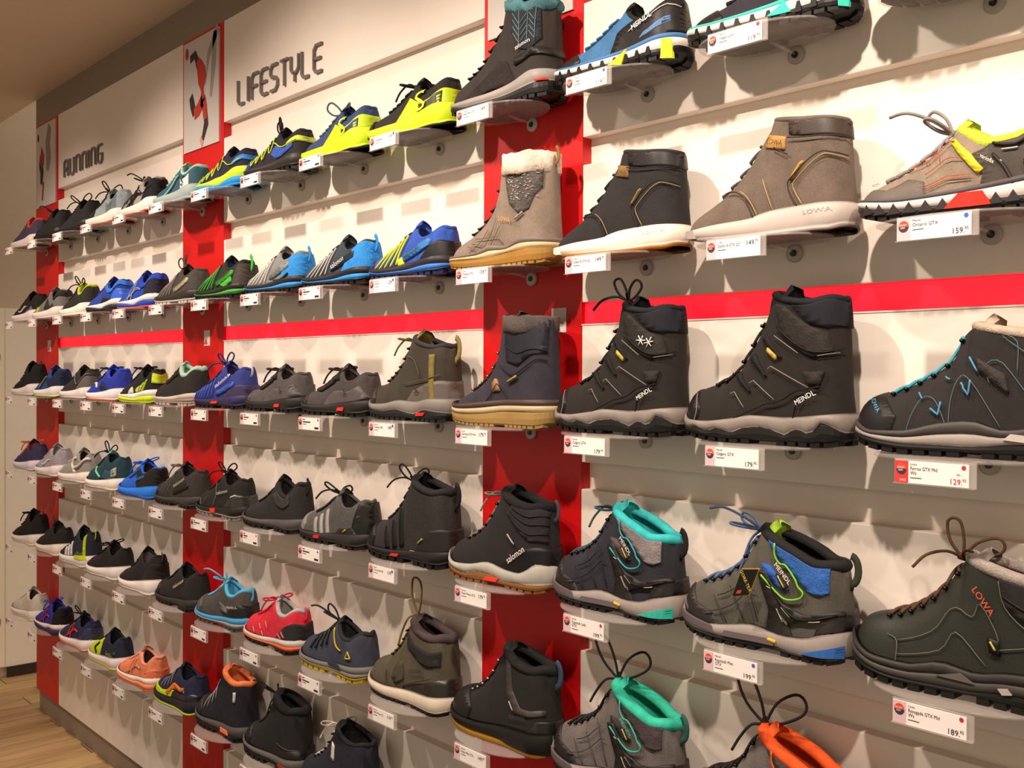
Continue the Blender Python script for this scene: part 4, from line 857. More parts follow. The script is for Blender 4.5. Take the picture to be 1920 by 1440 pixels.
S(3, 9, RUN, 'blue fading to navy running shoe with lime outsole', up=('#27488f', 'mesh'), lin='#1c2038', sole=sole_run('#e8e0de', '#b8cc3a'), g=[blob('navy_panel', '#20264c', 'mesh', [(.0, .02), (.0, .98), (.3, .9), (.4, .5), (.3, .02)]), ('S', 'olive_mark', '#7e8a4a', .03, [[(.62, .25), (.54, .5), (.42, .62)]], 't')], lace=('#1f2648', .47, .72, 6, None))
S(3, 10, SOCK, 'black high-tongued trainer with thick white sole', up=('#1d1a1b', 'mesh'), lin='#2a2727', sole=sole_run('#e2d6d4', '#bfb0aa', hi=.02), g=[], lace=(BLK, .47, .72, 5, None), loop=(BLK, .06))
# ---- fourth row
REN = dict(MID, collar=[(0, .54), (.05, .57), (.15, .58), (.3, .615), (.45, .655)], instep=[(.45, .655), (.49, .61), (.54, .52), (.60, .445), (.68, .375), (.76, .33), (.86, .305), (.93, .275), (.98, .21), (1, .12)])
REN = lower(REN, .89)
S(4, -3, REN, 'dark olive leather hiking boot with red lettering', up=('#33352e', 'leather'), lin='#8b8079', col=('#9c9088', 'mesh', .03), sole=sole_boot('#3d3936', '#1b1a19', [(0, .20), (.12, .19), (.25, .175), (.38, .145), (.52, .17), (.68, .13), (.85, .135), (.94, .17), (1, .23)], [(0, .09), (.25, .08), (.42, .055), (.75, .055), (1, .12)], lug=.032, n=13, mid2='#474340'),
  g=[('S', 'stitching', '#6f6d62', .0045, [[(.80, .10), (.80, .5), (.84, .62)], [(.80, .30), (.62, .28), (.55, .40), (.42, .16)], [(.80, .52), (.66, .52), (.58, .62), (.48, .55), (.44, .68), (.36, .42), (.40, .26)], [(.40, .3), (.2, .42), (.05, .46)], [(.36, .94), (.33, .72), (.22, .55), (.06, .55)]], 't'), blob('padded_panel', '#2b2826', 'fabric', [(.02, .62), (.02, .97), (.20, .97), (.36, .96), (.34, .74), (.22, .58), (.1, .56)]), ('S', 'padding_line', '#1b1918', .010, [[(.34, .82), (.2, .72), (.04, .76)]], 't'), ('T', 'LOWA', '#d2512c', (.475, .49), -50, .044), blob('membrane_tag', '#141414', 'leather', [(.40, .29), (.405, .42), (.36, .40), (.355, .27)]), ('S', 'tag_mark', '#c9bc4e', .010, [[(.392, .39), (.37, .32)]], 't'), ('W', 'sole_slot', '#5a5450', [(.46, .095), (.52, .135), (.62, .105)]), ('W', 'sole_slot', '#6a6460', [(.12, .07), (.10, .14), (.22, .13), (.24, .09)]), ('W', 'sole_badge', '#a79e98', [(.30, .085), (.32, .11), (.36, .10), (.34, .075)])], lace=('#5a3d26', .48, .80, 7, 'up'), hooks=1, tag=('Lowa', 'Renegade GTX Mid Ws', '189.95', 'r'))
def kap_g(lineC, quilt, txtC, meshC, patch, heelC, capC, midC):
    return [('P', 'toe_cap', capC, 'rubber', [(.76, 0), (.80, .28), (.90, .52), (.95, .95), (.998, 1), (.998, 0)], 't'),
        blob('mesh_collar', meshC, 'mesh', [(.10, .66), (.11, .97), (.3, .985), (.49, .985), (.47, .93), (.35, .80), (.25, .66), (.17, .62)]),
        blob('lace_window', patch, 'mesh', [(.53, .45), (.48, .445), (.36, .34), (.40, .325), (.52, .41)], 'z'),
        blob('heel_counter', heelC, 'leather', [(.004, .16), (.004, .40), (.12, .38), (.20, .22), (.22, .10), (.12, .13)]),
        blob('cage_arm', heelC, 'leather', [(.34, .02), (.37, .20), (.28, .27), (.02, .36), (.02, .43), (.28, .35), (.40, .41), (.50, .66), (.55, .62), (.48, .30), (.50, .02)]),
        ('S', 'accent_line', lineC, .011, [[(.4375, .575), (.4375, .505), (.406, .465), (.368, .46), (.3125, .40), (.295, .365), (.266, .338), (.29, .305), (.375, .29), (.447, .33), (.525, .39)]], 'z'),
        ('S', 'quilt_lines', quilt, .006, [[(.80, .6), (.72, .12)], [(.72, .66), (.62, .10)], [(.64, .70), (.54, .12)], [(.84, .32), (.7, .36), (.56, .42)], [(.78, .58), (.6, .56)]], 't'),
        ('S', 'cage_ridge', '#0f0e0e', .012, [[(.49, .62), (.40, .40), (.30, .29), (.06, .37)]], 't'), ('S', 'cable', '#c9bda8', .005, [[(.40, .37), (.35, .29)], [(.43, .34), (.395, .22)], [(.24, .285), (.17, .30)], [(.50, .57), (.46, .52), (.49, .52)]], 't'),
        ('T', 'MEINDL', txtC, (.437, .455), -44, .036), blob('membrane_tag', '#241f18', 'leather', [(.435, .405), (.415, .42), (.365, .345), (.385, .33)], 'z'), ('S', 'tag_mark', '#d9b54a', .008, [[(.42, .402), (.38, .347)]], 'z'),
        ('T', 'variofix', '#a79c92', (.405, .20), -42, .018), ('T', 'MEINDL', '#9a9088', (.955, .18), -48, .018),
        ('W', 'heel_insert', midC, [(.005, .045), (.005, .115), (.16, .085), (.28, .045)]), ('WL', 'insert_groove', '#1d2226', .003, [[(.01, .065), (.24, .05)], [(.01, .082), (.2, .064)], [(.01, .098), (.17, .078)]]), ('W', 'forefoot_insert', '#5d5356', [(.44, .05), (.44, .085), (.72, .085), (.74, .055)]), ('W', 'forefoot_insert', '#5d5356', [(.78, .06), (.79, .095), (.98, .14), (.98, .10)]), ('WL', 'yellow_mark', '#e8b81e', .016, [[(.475, .082), (.43, .074)]])]
KS = lambda: sole_boot('#a39892', '#201d1d', [(0, .20), (.08, .17), (.2, .125), (.32, .115), (.5, .145), (.65, .115), (.82, .095), (.92, .115), (1, .165)], [(0, .04), (.25, .035), (.38, .05), (.6, .045), (.8, .05), (1, .095)], lug=.022, n=15)
S(4, -2, KAP, 'grey-blue hiking boot with lime tongue and swing tag', up=('#57544b', 'suede'), lin='#22201f', col=('#201e1f', 'fabric', .030), sole=KS(), g=kap_g('#7bc63a', '#3b3a35', '#f0e8de', '#2f62ae', '#2a5db0', '#2f2a27', '#332d2b', '#2f62a8'), lace=('#4f6489', .52, .84, 7, 'tail'), hooks=1, loop=('#39432c', .07), tonguec='#a8d13a', tag=('Meindl', 'Kapstadt Men GTX', '199.95', 'b'))
S(4, -1, KAP, 'navy hiking boot with turquoise lining and heel', up=('#302f38', 'suede'), lin='#2fb0b4', col=('#35b9bb', 'fabric', .030), sole=KS(), g=kap_g('#2f9ea0', '#201f26', '#e6dfd8', '#857b7c', '#55494a', '#2a2523', '#2b2523', '#2cae9c'), lace=('#37505c', .52, .84, 7, 'low'), hooks=1, loop=('#1d1b1b', .07), tonguec='#36bcbc', tag=('Meindl', 'Kapstadt Lady GTX', '199.95', 'r'))
S(4, 0, MID, 'black winter mid boot with light grey wave midsole', up=('#2a2627', 'suede'), lin='#1d1b1c', col=('#1c1a1b', 'fur', .034), sole=sole_boot('#b9b5ac', '#8a5a2f', [(0, .215), (.04, .22), (.12, .17), (.22, .13), (.34, .135), (.5, .17), (.66, .135), (.85, .12), (.94, .145), (1, .20)], [(0, .07), (.2, .06), (.36, .05), (.48, .085), (.6, .09), (.72, .06), (1, .12)], lug=.02, n=14),
  g=[blob('quilted_collar', '#2d282e', 'fabric', [(.02, .48), (.02, .98), (.36, .98), (.42, .82), (.34, .68), (.2, .52)]), ('S', 'quilt_lines', '#191719', .010, [[(.02, .62), (.18, .62), (.36, .76)], [(.02, .75), (.18, .76), (.38, .88)], [(.02, .88), (.2, .88), (.36, .94)]], 't'), blob('side_wing', '#171516', 'leather', [(.002, .02), (.002, .42), (.16, .42), (.30, .38), (.48, .12), (.52, .0), (.3, .0)]), ('T', 'salomon', '#efe6dc', (.395, .165), 30, .062), ('S', 'badge', '#a3998f', .012, [[(.40, .55), (.33, .44)]], 't'), ('W', 'red_mark', '#e2341f', [(.50, .035), (.48, .06), (.59, .06), (.61, .035)])], lace=('#7b7069', .49, .78, 6, 'low'), hooks=1, loop=('#4a4247', .06), tag=('Salomon', 'Quest Winter GTX', '179.95', None))
S(4, 1, MID, 'black mid boot with three glossy black stripes', up=('#322d2c', 'mesh'), lin='#1a1818', col=('#262223', 'fabric', .03), sole=sole_trail('#2b2728', '#191717', lug=.035, n=11), g=[three('#131212'), toe('#241f20', 'rubber', .84), heel('#2a2625', 'leather', .34, .4), ('S', 'badge', '#b09b4a', .016, [[(.28, .16), (.22, .24)]], 't'), ('S', 'silver_edge', '#a9a19b', .007, [[(.9, .05), (.82, .0)], [(.38, .03), (.30, .03)]], 't'), ('W', 'red_mark', '#c8281f', [(.50, .05), (.48, .075), (.56, .07), (.58, .05)])], lace=('#221f1f', .49, .74, 6, 'up'), loop=('#1d1b1b', .08), tag=('Adidas', 'Terrex Swift Mid', '139.95', 'b'))
S(4, 2, HIKE, 'grey low trail shoe with three silver stripes', up=('#55524f', 'mesh'), lin='#1d1c1c', sole=sole_trail('#3a3635', '#26211f', lug=.03, n=11), g=[three('#a59f9a'), toe('#86807c', 'rubber', .84), heel('#1f1c1c', 'leather', .14, .98), blob('dark_wing', '#2b2727', 'leather', [(.06, .04), (.12, .34), (.3, .3), (.4, .04)]), ('S', 'badge', '#c8c04a', .014, [[(.24, .2), (.20, .28)]], 't'), ('W', 'red_mark', '#c8281f', [(.56, .05), (.55, .08), (.62, .075), (.63, .05)])], lace=('#232121', .49, .74, 6, 'up'))
S(4, 3, SOCK, 'plain black low trail shoe with grey wave sole', up=('#2c2929', 'mesh'), lin='#151414', col=('#262323', 'fabric', .022), sole=sole_trail('#5f585a', '#211e1e', lug=.03, n=11), g=[('P', 'ankle_panel', '#3e3938', 'mesh', [(.10, .55), (.12, .95), (.34, .95), (.42, .62), (.3, .5)], 't')], lace=('#1c1a1a', .49, .72, 5, None), loop=(BLK, .06))
S(4, 4, HIKE, 'black trail shoe with red tab and small square mark', up=('#26221f', 'mesh'), lin='#191717', sole=sole_trail('#2e2a28', '#8b847c'), g=[('T', 'salomon', '#b9b2aa', (.40, .215), 10, .05), blob('square_mark', '#cfc8c0', 'leather', [(.06, .34), (.06, .52), (.13, .52), (.13, .34)]), heel('#2c2826', 'satin', .34, .5), ('S', 'pale_seams', '#7a726b', .006, [[(.9, .2), (.8, .5), (.74, .2), (.66, .5)], [(.5, .8), (.46, .4), (.52, .1)]], 't'), ('W', 'red_mark', '#e0301f', [(.44, .05), (.43, .10), (.52, .09), (.52, .05)])], lace=('#2a2724', .49, .74, 6, 'up'))
S(4, 5, HIKE, 'brown-black trail shoe with slanted pale lettering', up=('#3c3631', 'mesh'), lin='#1d1b1a', sole=sole_trail('#4a4440', '#262220'), g=[blob('name_strip', '#27231f', 'leather', [(.46, .12), (.47, .165), (.15, .262), (.11, .258), (.12, .215)], 'z'), ('T', 'salomon', '#bfb7ac', (.40, .195), 20, .052), toe('#2d2926', 'rubber', .84), ('S', 'cords', '#6d655c', .006, [[(.5, .8), (.6, .2)], [(.58, .8), (.68, .2)], [(.66, .8), (.76, .25)]], 't')], lace=('#6b6358', .49, .74, 6, 'low'))
S(4, 6, LOW, 'electric blue shoe with black heel and blue lettering', up=('#1f62d0', 'mesh'), lin='#221f1f', sole=sole_run('#2a7be4', '#1c3f9c'), g=[blob('heel_half', '#24211f', 'fabric', [(.002, .02), (.002, .99), (.3, .99), (.40, .9), (.44, .45), (.4, .02)]), ('T', 'salomon', '#3c8bf0', (.40, .175), 12, .058), stay('#2456b8')], lace=('#2a62d8', .47, .72, 6, 'low'))
S(4, 7, HIKE, 'petrol running shoe with mint tongue and white sole', up=('#1f4550', 'mesh'), lin='#1c2a2e', sole=sole_run('#efe2d8', '#cfc4b0'), g=[blob('side_panel', '#2c5568', 'mesh', [(.06, .1), (.1, .6), (.34, .6), (.42, .2)]), blob('ribbed_patch', '#b7a893', 'mesh', [(.05, .26), (.05, .62), (.13, .6), (.14, .24)]), ('S', 'mint_line', '#7fcfae', .03, [[(.6, .75), (.58, .5), (.46, .2)]], 't')], lace=('#16202a', .49, .74, 6, 'up'), tonguec='#8fd0b0')
S(4, 8, RUN, 'white and grey running shoe with black lining', up=('#9b948d', 'mesh'), lin='#26211f', sole=sole_run('#efe3de', '#cfc2ba'), g=[('S', 'white_straps', '#e9e0d8', .04, [[(.02, .75), (.16, .8), (.3, .55), (.42, .25)], [(.36, .9), (.46, .5), (.36, .12)]], 't'), toe('#cfc8c2', 'fabric', .84)], lace=('#cfc6be', .47, .72, 6, None))
S(4, 9, RUN, 'lilac-grey running shoe with white curved mark', up=('#a8a0a6', 'mesh'), lin='#8f8a8e', sole=sole_run('#e9dddc', '#c8b9b4', hi=.01), g=[swoosh('#efe8e4')], lace=('#b5adb0', .47, .72, 6, None))
S(4, 10, RUN, 'violet running shoe with bright orange laces', up=('#3d3658', 'mesh'), lin='#c9603f', sole=sole_run('#ddd2e0', '#b9acb4'), g=[stay('#d9693f')], lace=('#e0703f', .47, .72, 6, 'low'))
# ---- fifth row
S(5, -2, KAP, 'grey-blue boot with orange padded lining at bottom edge', up=('#6a625c', 'suede'), lin='#d8521f', col=('#ee5a1e', 'fabric', .036), sole=KS(), g=kap_g('#e0672a', '#403b37', '#e6dfd8', '#5b5256', '#3f5f8e', '#2f2a27', '#332d2b', '#3a5f94'), lace=('#2b2120', .52, .84, 7, 'big'), hooks=1, loop=('#2a2624', .07), tonguec='#ea5c20', bow_at='tip', tag=None)
S(5, -1, KAP, 'grey hiking boot with mint lining and looped laces', up=('#6b6360', 'suede'), lin='#2fb89c', col=('#35c2a4', 'fabric', .036), sole=KS(), g=kap_g('#3fae9c', '#4a4340', '#49c4b4', '#4b4144', '#3b3432', '#2a2523', '#2b2523', '#2cae9c'), lace=('#2a2422', .52, .84, 7, 'big'), hooks=1, loop=('#2f5f58', .07), tonguec='#34bea0', bow_at='tip', tag=None)
S(5, 0, MID, 'black mid boot with mustard outsole', up=('#2a2725', 'suede'), lin='#1c1b1a', col=('#232120', 'fabric', .036), sole=[('outsole', up_(SPRING, .0), up_(SPRING, .05), .010, '#a8791f', 'rubber', (16, .0, .3)), ('midsole', pchip([(0, .02), (.3, .02), (.36, .03), (.42, .05), (.8, .06), (1, .10)]), pchip([(0, .19), (.15, .175), (.4, .15), (.7, .12), (.9, .125), (1, .165)]), .020, '#211f1e', 'rubber', None)],
  g=[blob('ankle_frame', '#4a4340', 'leather', [(.04, .36), (.04, .44), (.30, .42), (.38, .62), (.40, .97), (.45, .98), (.44, .5), (.38, .30)]), ('T', 'salomon', '#3d3936', (.40, .205), 8, .05), heel('#191817', 'satin', .30, .28), toe('#232020', 'rubber', .80), ('S', 'badge', '#b8ad9a', .010, [[(.40, .46), (.36, .36)]], 't')], lace=('#191818', .49, .76, 6, None), hooks='#b8b0a8', loop=('#2f4660', .08), tag=('Salomon', 'Kaipo Mid GTX', '149.95', None))
S(5, 1, MID, 'olive suede boot with mustard lace and cream sole', up=('#57503f', 'suede'), lin='#241f20', col=('#4f4242', 'fabric', .036), sole=[('outsole', up_(SPRING, .018), up_(SPRING, .035), .010, '#221f1e', 'rubber', (16, .018, .3)), ('midsole', up_(SPRING, .03), pchip([(0, .165), (.2, .15), (.45, .135), (.7, .115), (.9, .12), (1, .16)]), .018, '#cdbfae', 'foam', None)],
  g=[blob('heel_guard', '#26231f', 'satin', [(.002, .0), (.002, .36), (.2, .26), (.46, .12), (.48, .0)]), blob('padded_ankle', '#2b2728', 'fabric', [(.04, .56), (.04, .80), (.34, .78), (.44, .86), (.42, .66), (.2, .54)]), blob('rib_fan', '#4d4638', 'mesh', [(.46, .2), (.48, .46), (.56, .52), (.60, .3), (.55, .14)]), ('T', 'salomon', '#2c281f', (.38, .25), 14, .055), ('S', 'seam', '#3b3528', .007, [[(.66, .5), (.64, .2), (.54, .08), (.4, .16), (.1, .38)]], 't')], lace=('#7a6425', .49, .68, 5, 'one'), hooks=1, bow_at='tip', tag=('Salomon', 'Utility Winter CS', '119.95', None))
S(5, 2, HIKE, 'slate blue hiking shoe with yellow lugged outsole', up=('#3d4150', 'suede'), lin='#1d1c1c', col=('#2a2b30', 'fabric', .02), sole=sole_trail('#7d7a76', '#c4a41e', lug=.03, n=12, band='#6f6d6a'), g=[('S', 'yellow_trim', '#c9aa22', .014, [[(.42, .92), (.36, .62), (.28, .60)]], 't'), ('S', 'triangle_mark', '#d8b83a', .012, [[(.12, .38), (.16, .62), (.20, .40), (.12, .38)]], 't'), rope('#2a2c34', .02), ('W', 'sole_slot', '#2b3038', [(.24, .09), (.28, .12), (.44, .12), (.40, .085)])], lace=('#24262c', .49, .74, 6, 'tail'))
S(5, 3, HIKE, 'red running shoe with black heel and orange outsole line', up=('#d62a3c', 'mesh'), lin='#8f8886', col=('#b8aaa8', 'fabric', .022), sole=sole_trail('#d9d0c6', '#2a2626', band='#e0592c'), g=[heel('#2e2a2a', 'fabric', .36, .62), ('S', 'side_marks', '#b9525c', .02, [[(.14, .2), (.2, .42)], [(.2, .14), (.27, .32)]], 't'), ('S', 'pale_dashes', '#f09a8a', .008, [[(.5, .5), (.46, .3)], [(.6, .5), (.56, .3)], [(.7, .4), (.66, .2)], [(.55, .25), (.52, .1)]], 't')], lace=('#d0203a', .49, .74, 6, 'low'), loop=('#e0305a', .05))
S(5, 4, HIKE, 'grey and black shoe with light blue laces and midsole', up=('#4f4a49', 'mesh'), lin='#58b0d8', col=('#58b4dc', 'fabric', .02), sole=sole_trail('#48a8e0', '#5a5452', band='#948a86'), g=[heel('#262323', 'leather', .40, .55), toe('#5c5654', 'rubber', .80), ('T', 'MERRELL', '#cfc8c4', (.20, .20), 8, .03), blob('grey_patch', '#6d6562', 'mesh', [(.26, .3), (.3, .5), (.42, .5), (.38, .26)])], lace=('#62b6e0', .49, .74, 6, 'tail'), loop=('#58b4dc', .06))
S(5, 5, HIKE, 'black low hiking shoe with upright pale lettering', up=('#2c2824', 'suede'), lin='#151413', sole=sole_trail('#423d39', '#211e1c'), g=[('T', 'salomon', '#d8c8a8', (.40, .19), 22, .052), toe('#2a2622', 'rubber', .82)], lace=('#25221f', .49, .74, 6, None))
S(5, 6, SOCK, 'black sock-style trainer with heel tab and white sole', up=('#262122', 'mesh'), lin='#6b5d5f', sole=sole_run('#eaded8', '#d2c4bc', hi=.03), g=[heel('#2b2728', 'fabric', .3, .75)], lace=('#2b2728', .47, .70, 5, None), loop=('#4a4042', .05))
S(5, 7, RUN, 'black trainer with white sole behind the sock-style one', up=('#231f1f', 'mesh'), lin='#161414', sole=sole_run('#e8dcd6', '#d2c4bc', hi=.02), g=[], lace=('#1b1919', .47, .72, 6, 'low'))
S(5, 8, SOCK, 'navy trainer with yellow-green heel tabs', up=('#252a3c', 'mesh'), lin='#1a1a22', sole=sole_run('#e6dcd6', '#cfc2ba'), g=[blob('green_fade', '#4a5f33', 'mesh', [(.06, .02), (.1, .3), (.3, .35), (.44, .02)]), blob('heel_tab', '#c3d52b', 'leather', [(.05, .05), (.05, .95), (.085, .95), (.085, .05)]), three('#dcd4d2'), ('W', 'lime_insert', '#c8dc2c', [(.02, .12), (.04, .18), (.34, .14), (.34, .10)])], lace=('#1b1c26', .47, .70, 5, None), loop=('#c3d52b', .05))
S(5, 9, RUN, 'black trainer with white sole next to yellow-tabbed shoe', up=('#26211f', 'mesh'), lin='#2f2725', sole=sole_run('#e8d9cf', '#d8b69c', hi=.02), g=[], lace=('#54494a', .47, .72, 6, 'thin'))
S(5, 10, SOCK, 'black high trainer with two-tone white sole', up=('#1e1b1b', 'mesh'), lin='#151313', sole=sole_run('#e6d8d0', '#d9c4b6', hi=.02), g=[], lace=(BLK, .47, .70, 5, 'low'), loop=(BLK, .06))
# ---- sixth row
S(6, 1, LOW, 'dark shoe just peeking in under the olive boot', up=('#27231f', 'suede'), lin='#1c1a19', sole=sole_trail('#2c2826', '#1c1a19'), g=[], lace=('#1d1b1a', .47, .72, 6, 'low'), tag=None)
S(6, 2, MID, 'navy suede shoe with cream rope laces', up=('#2a2a38', 'suede'), lin='#1a1a20', col=('#24242c', 'fabric', .02), sole=sole_trail('#5b5552', '#262322'), g=[blob('pale_tab', '#d8cfc4', 'leather', [(.40, .5), (.40, .74), (.44, .76), (.44, .52)])], lace=('#d9cdbb', .49, .76, 6, 'low'), hooks=1, tag=None)
S(6, 3, MID, 'black hiking boot with trailing lace and grey sole rim', up=('#262526', 'suede'), lin='#141313', col=('#1d1c1d', 'fabric', .04), sole=sole_boot('#6f6a66', '#171616', [(0, .17), (.2, .15), (.5, .13), (.8, .12), (1, .17)], [(0, .08), (.3, .07), (.6, .07), (1, .12)], lug=.035, n=12), g=[toe('#22232a', 'rubber', .80), ('S', 'fine_lines', '#6b5f4c', .005, [[(.02, .26), (.3, .3)]], 't'), heel('#191818', 'rubber', .36, .25), ('W', 'red_insert', '#9c2a24', [(.10, .06), (.10, .085), (.24, .08), (.22, .055)])], lace=('#1c1b1c', .49, .74, 6, 'tail'))
S(6, 4, MID, 'navy mid boot with orange lining and grey cords', up=('#25242e', 'suede'), lin='#f0804e', col=('#f08450', 'fabric', .03), sole=sole_boot('#5f5a58', '#1d1b1b', [(0, .18), (.2, .16), (.5, .14), (.8, .12), (1, .17)], [(0, .08), (.3, .07), (.6, .07), (1, .12)], lug=.032, n=12), g=[rope('#a39c98'), toe('#2f2b2b', 'rubber', .80), blob('pale_tab', '#d5cec8', 'leather', [(.10, .62), (.10, .84), (.125, .84), (.125, .62)]), ('W', 'orange_insert', '#ee7a48', [(.20, .055), (.22, .10), (.36, .10), (.36, .055)])], lace=('#24232a', .50, .74, 6, None), tonguec='#f28a58')
S(6, 5, HIKE, 'navy shoe with lime toe sides and orange strip', up=('#262a4a', 'mesh'), lin='#1a1a24', sole=sole_run('#23222c', '#c3dc22'), g=[fox('#c6de22', h=.34), blob('orange_strip', '#ea7a22', 'leather', [(.22, .55), (.22, .72), (.46, .52), (.60, .30), (.56, .14), (.46, .34)]), rope('#8f8d90'), blob('dark_guard', '#1f1e26', 'satin', [(.002, .02), (.002, .4), (.2, .4), (.44, .3), (.5, .02)]), ('T', 'S', '#b9b5b8', (.15, .22), 6, .07)], lace=('#1f2030', .49, .74, 6, None))
S(6, 6, RUN, 'coral running shoe with white and coral sole', up=('#f08a62', 'mesh'), lin='#3a2420', col=('#f2a284', 'fabric', .02), sole=sole_run('#efe0d4', '#f0845c', '#f08a60'), g=[tiger('#f6b08e', .010), heel('#ee8058', 'leather', .3, .5)], lace=('#f3a888', .47, .72, 6, None))
S(6, 7, RUN, 'lime and navy running shoe with black curved mark', up=('#252c44', 'mesh'), lin='#12141c', sole=sole_run('#e9dcdc', '#d8d02a'), g=[blob('lime_front', '#c6dc1e', 'mesh', [(.52, .01), (.50, .5), (.54, .95), (.56, 1), (.998, 1), (.998, .01)]), ('S', 'dark_mark', '#1c2030', .03, [[(.60, .2), (.66, .5), (.58, .7)]], 't'), ('D', 'lime_dots', '#8a9c3a', (.06, .34, .08, .45), 70)], lace=('#1d2438', .47, .72, 6, None))
S(6, 8, RUN, 'navy running shoe with crossed orange stripes', up=('#2a2c58', 'mesh'), lin='#181620', sole=sole_run('#efe0dc', '#ee6a44'), g=[tiger('#e8492a', .014), heel('#2c2a48', 'satin', .26, .7)], lace=('#1c1a22', .47, .72, 6, 'up'))
S(6, 9, RUN, 'violet-blue running shoe with crossed magenta stripes', up=('#33309a', 'mesh'), lin='#1a1724', sole=sole_run('#e8dcd8', '#3a3260', '#39325e'), g=[tiger('#a83a86', .014), heel('#1d1a20', 'fabric', .24, .98)], lace=('#4a44c0', .47, .72, 6, 'low'))
S(6, 10, RUN, 'cream white trainer at the end of lowest row', up=('#ddd0c2', 'leather'), lin='#4a3f36', sole=sole_run('#ece2d8', '#d8ccc0'), g=[], lace=('#e4d9cc', .47, .72, 6, None))
# ------------------------------------------------------------------ build every shoe, its shelf and its price tag
ROWZ = {r: .449-.2715*(r-1) for r in range(1, 7)}
SHOE_Y = -.056
def sole_pt(sh, s, z, side, off=0.0): return sh.xyz(s, side*(plan(s, .012)+.004+off), z*SZ)
def sole_poly(sh, P, off=.004):
    Q = []
    for i in range(len(P)):
        a, b = P[i], P[(i+1) % len(P)]
        k = max(1, int(abs(b[0]-a[0])/.03+.5))
        for j in range(k): Q.append((a[0]+(b[0]-a[0])*j/k, a[1]+(b[1]-a[1])*j/k))
    vo, eo, fo = delaunay_2d_cdt([Vector(q) for q in Q], [], [list(range(len(Q)))], 1, 1e-6)[:3]
    V = []; F = []
    for side in (1,):
        b = len(V); n = len(vo)
        for v in vo: V.append(sole_pt(sh, v.x, v.y, side, off))
        for v in vo: V.append(sole_pt(sh, v.x, v.y, side, -.012))
        for f in fo: F.append(tuple(b+i for i in (f if side < 0 else f[::-1])))
        m = len(Q)
        for i in range(m):
            j = (i+1) % m; q = (b+i, b+n+i, b+n+j, b+j); F.append(q)
    return V, F
def rm(s):
    w = min(1, max(0, s)/.2)*min(1, max(0, 1-s)/.25)
    return s-.085*w
def remap(g):
    g = list(g)
    if g[0] in ('P', 'S'):
        g[4] = [[(rm(a), b) for a, b in P] for P in g[4]] if g[0] == 'S' else [(rm(a), b) for a, b in g[4]]
    elif g[0] == 'T': g[3] = (rm(g[3][0]), g[3][1])
    elif g[0] in ('W',): g[3] = [(rm(a), b) for a, b in g[3]]
    elif g[0] == 'WL': g[4] = [[(rm(a), b) for a, b in P] for P in g[4]]
    elif g[0] == 'D': g[3] = (rm(g[3][0]), rm(g[3][1])-.02, g[3][2], g[3][3])
    elif g[0] == 'LS': g[3] = (rm(g[3][0]), g[3][1])
    return tuple(g)
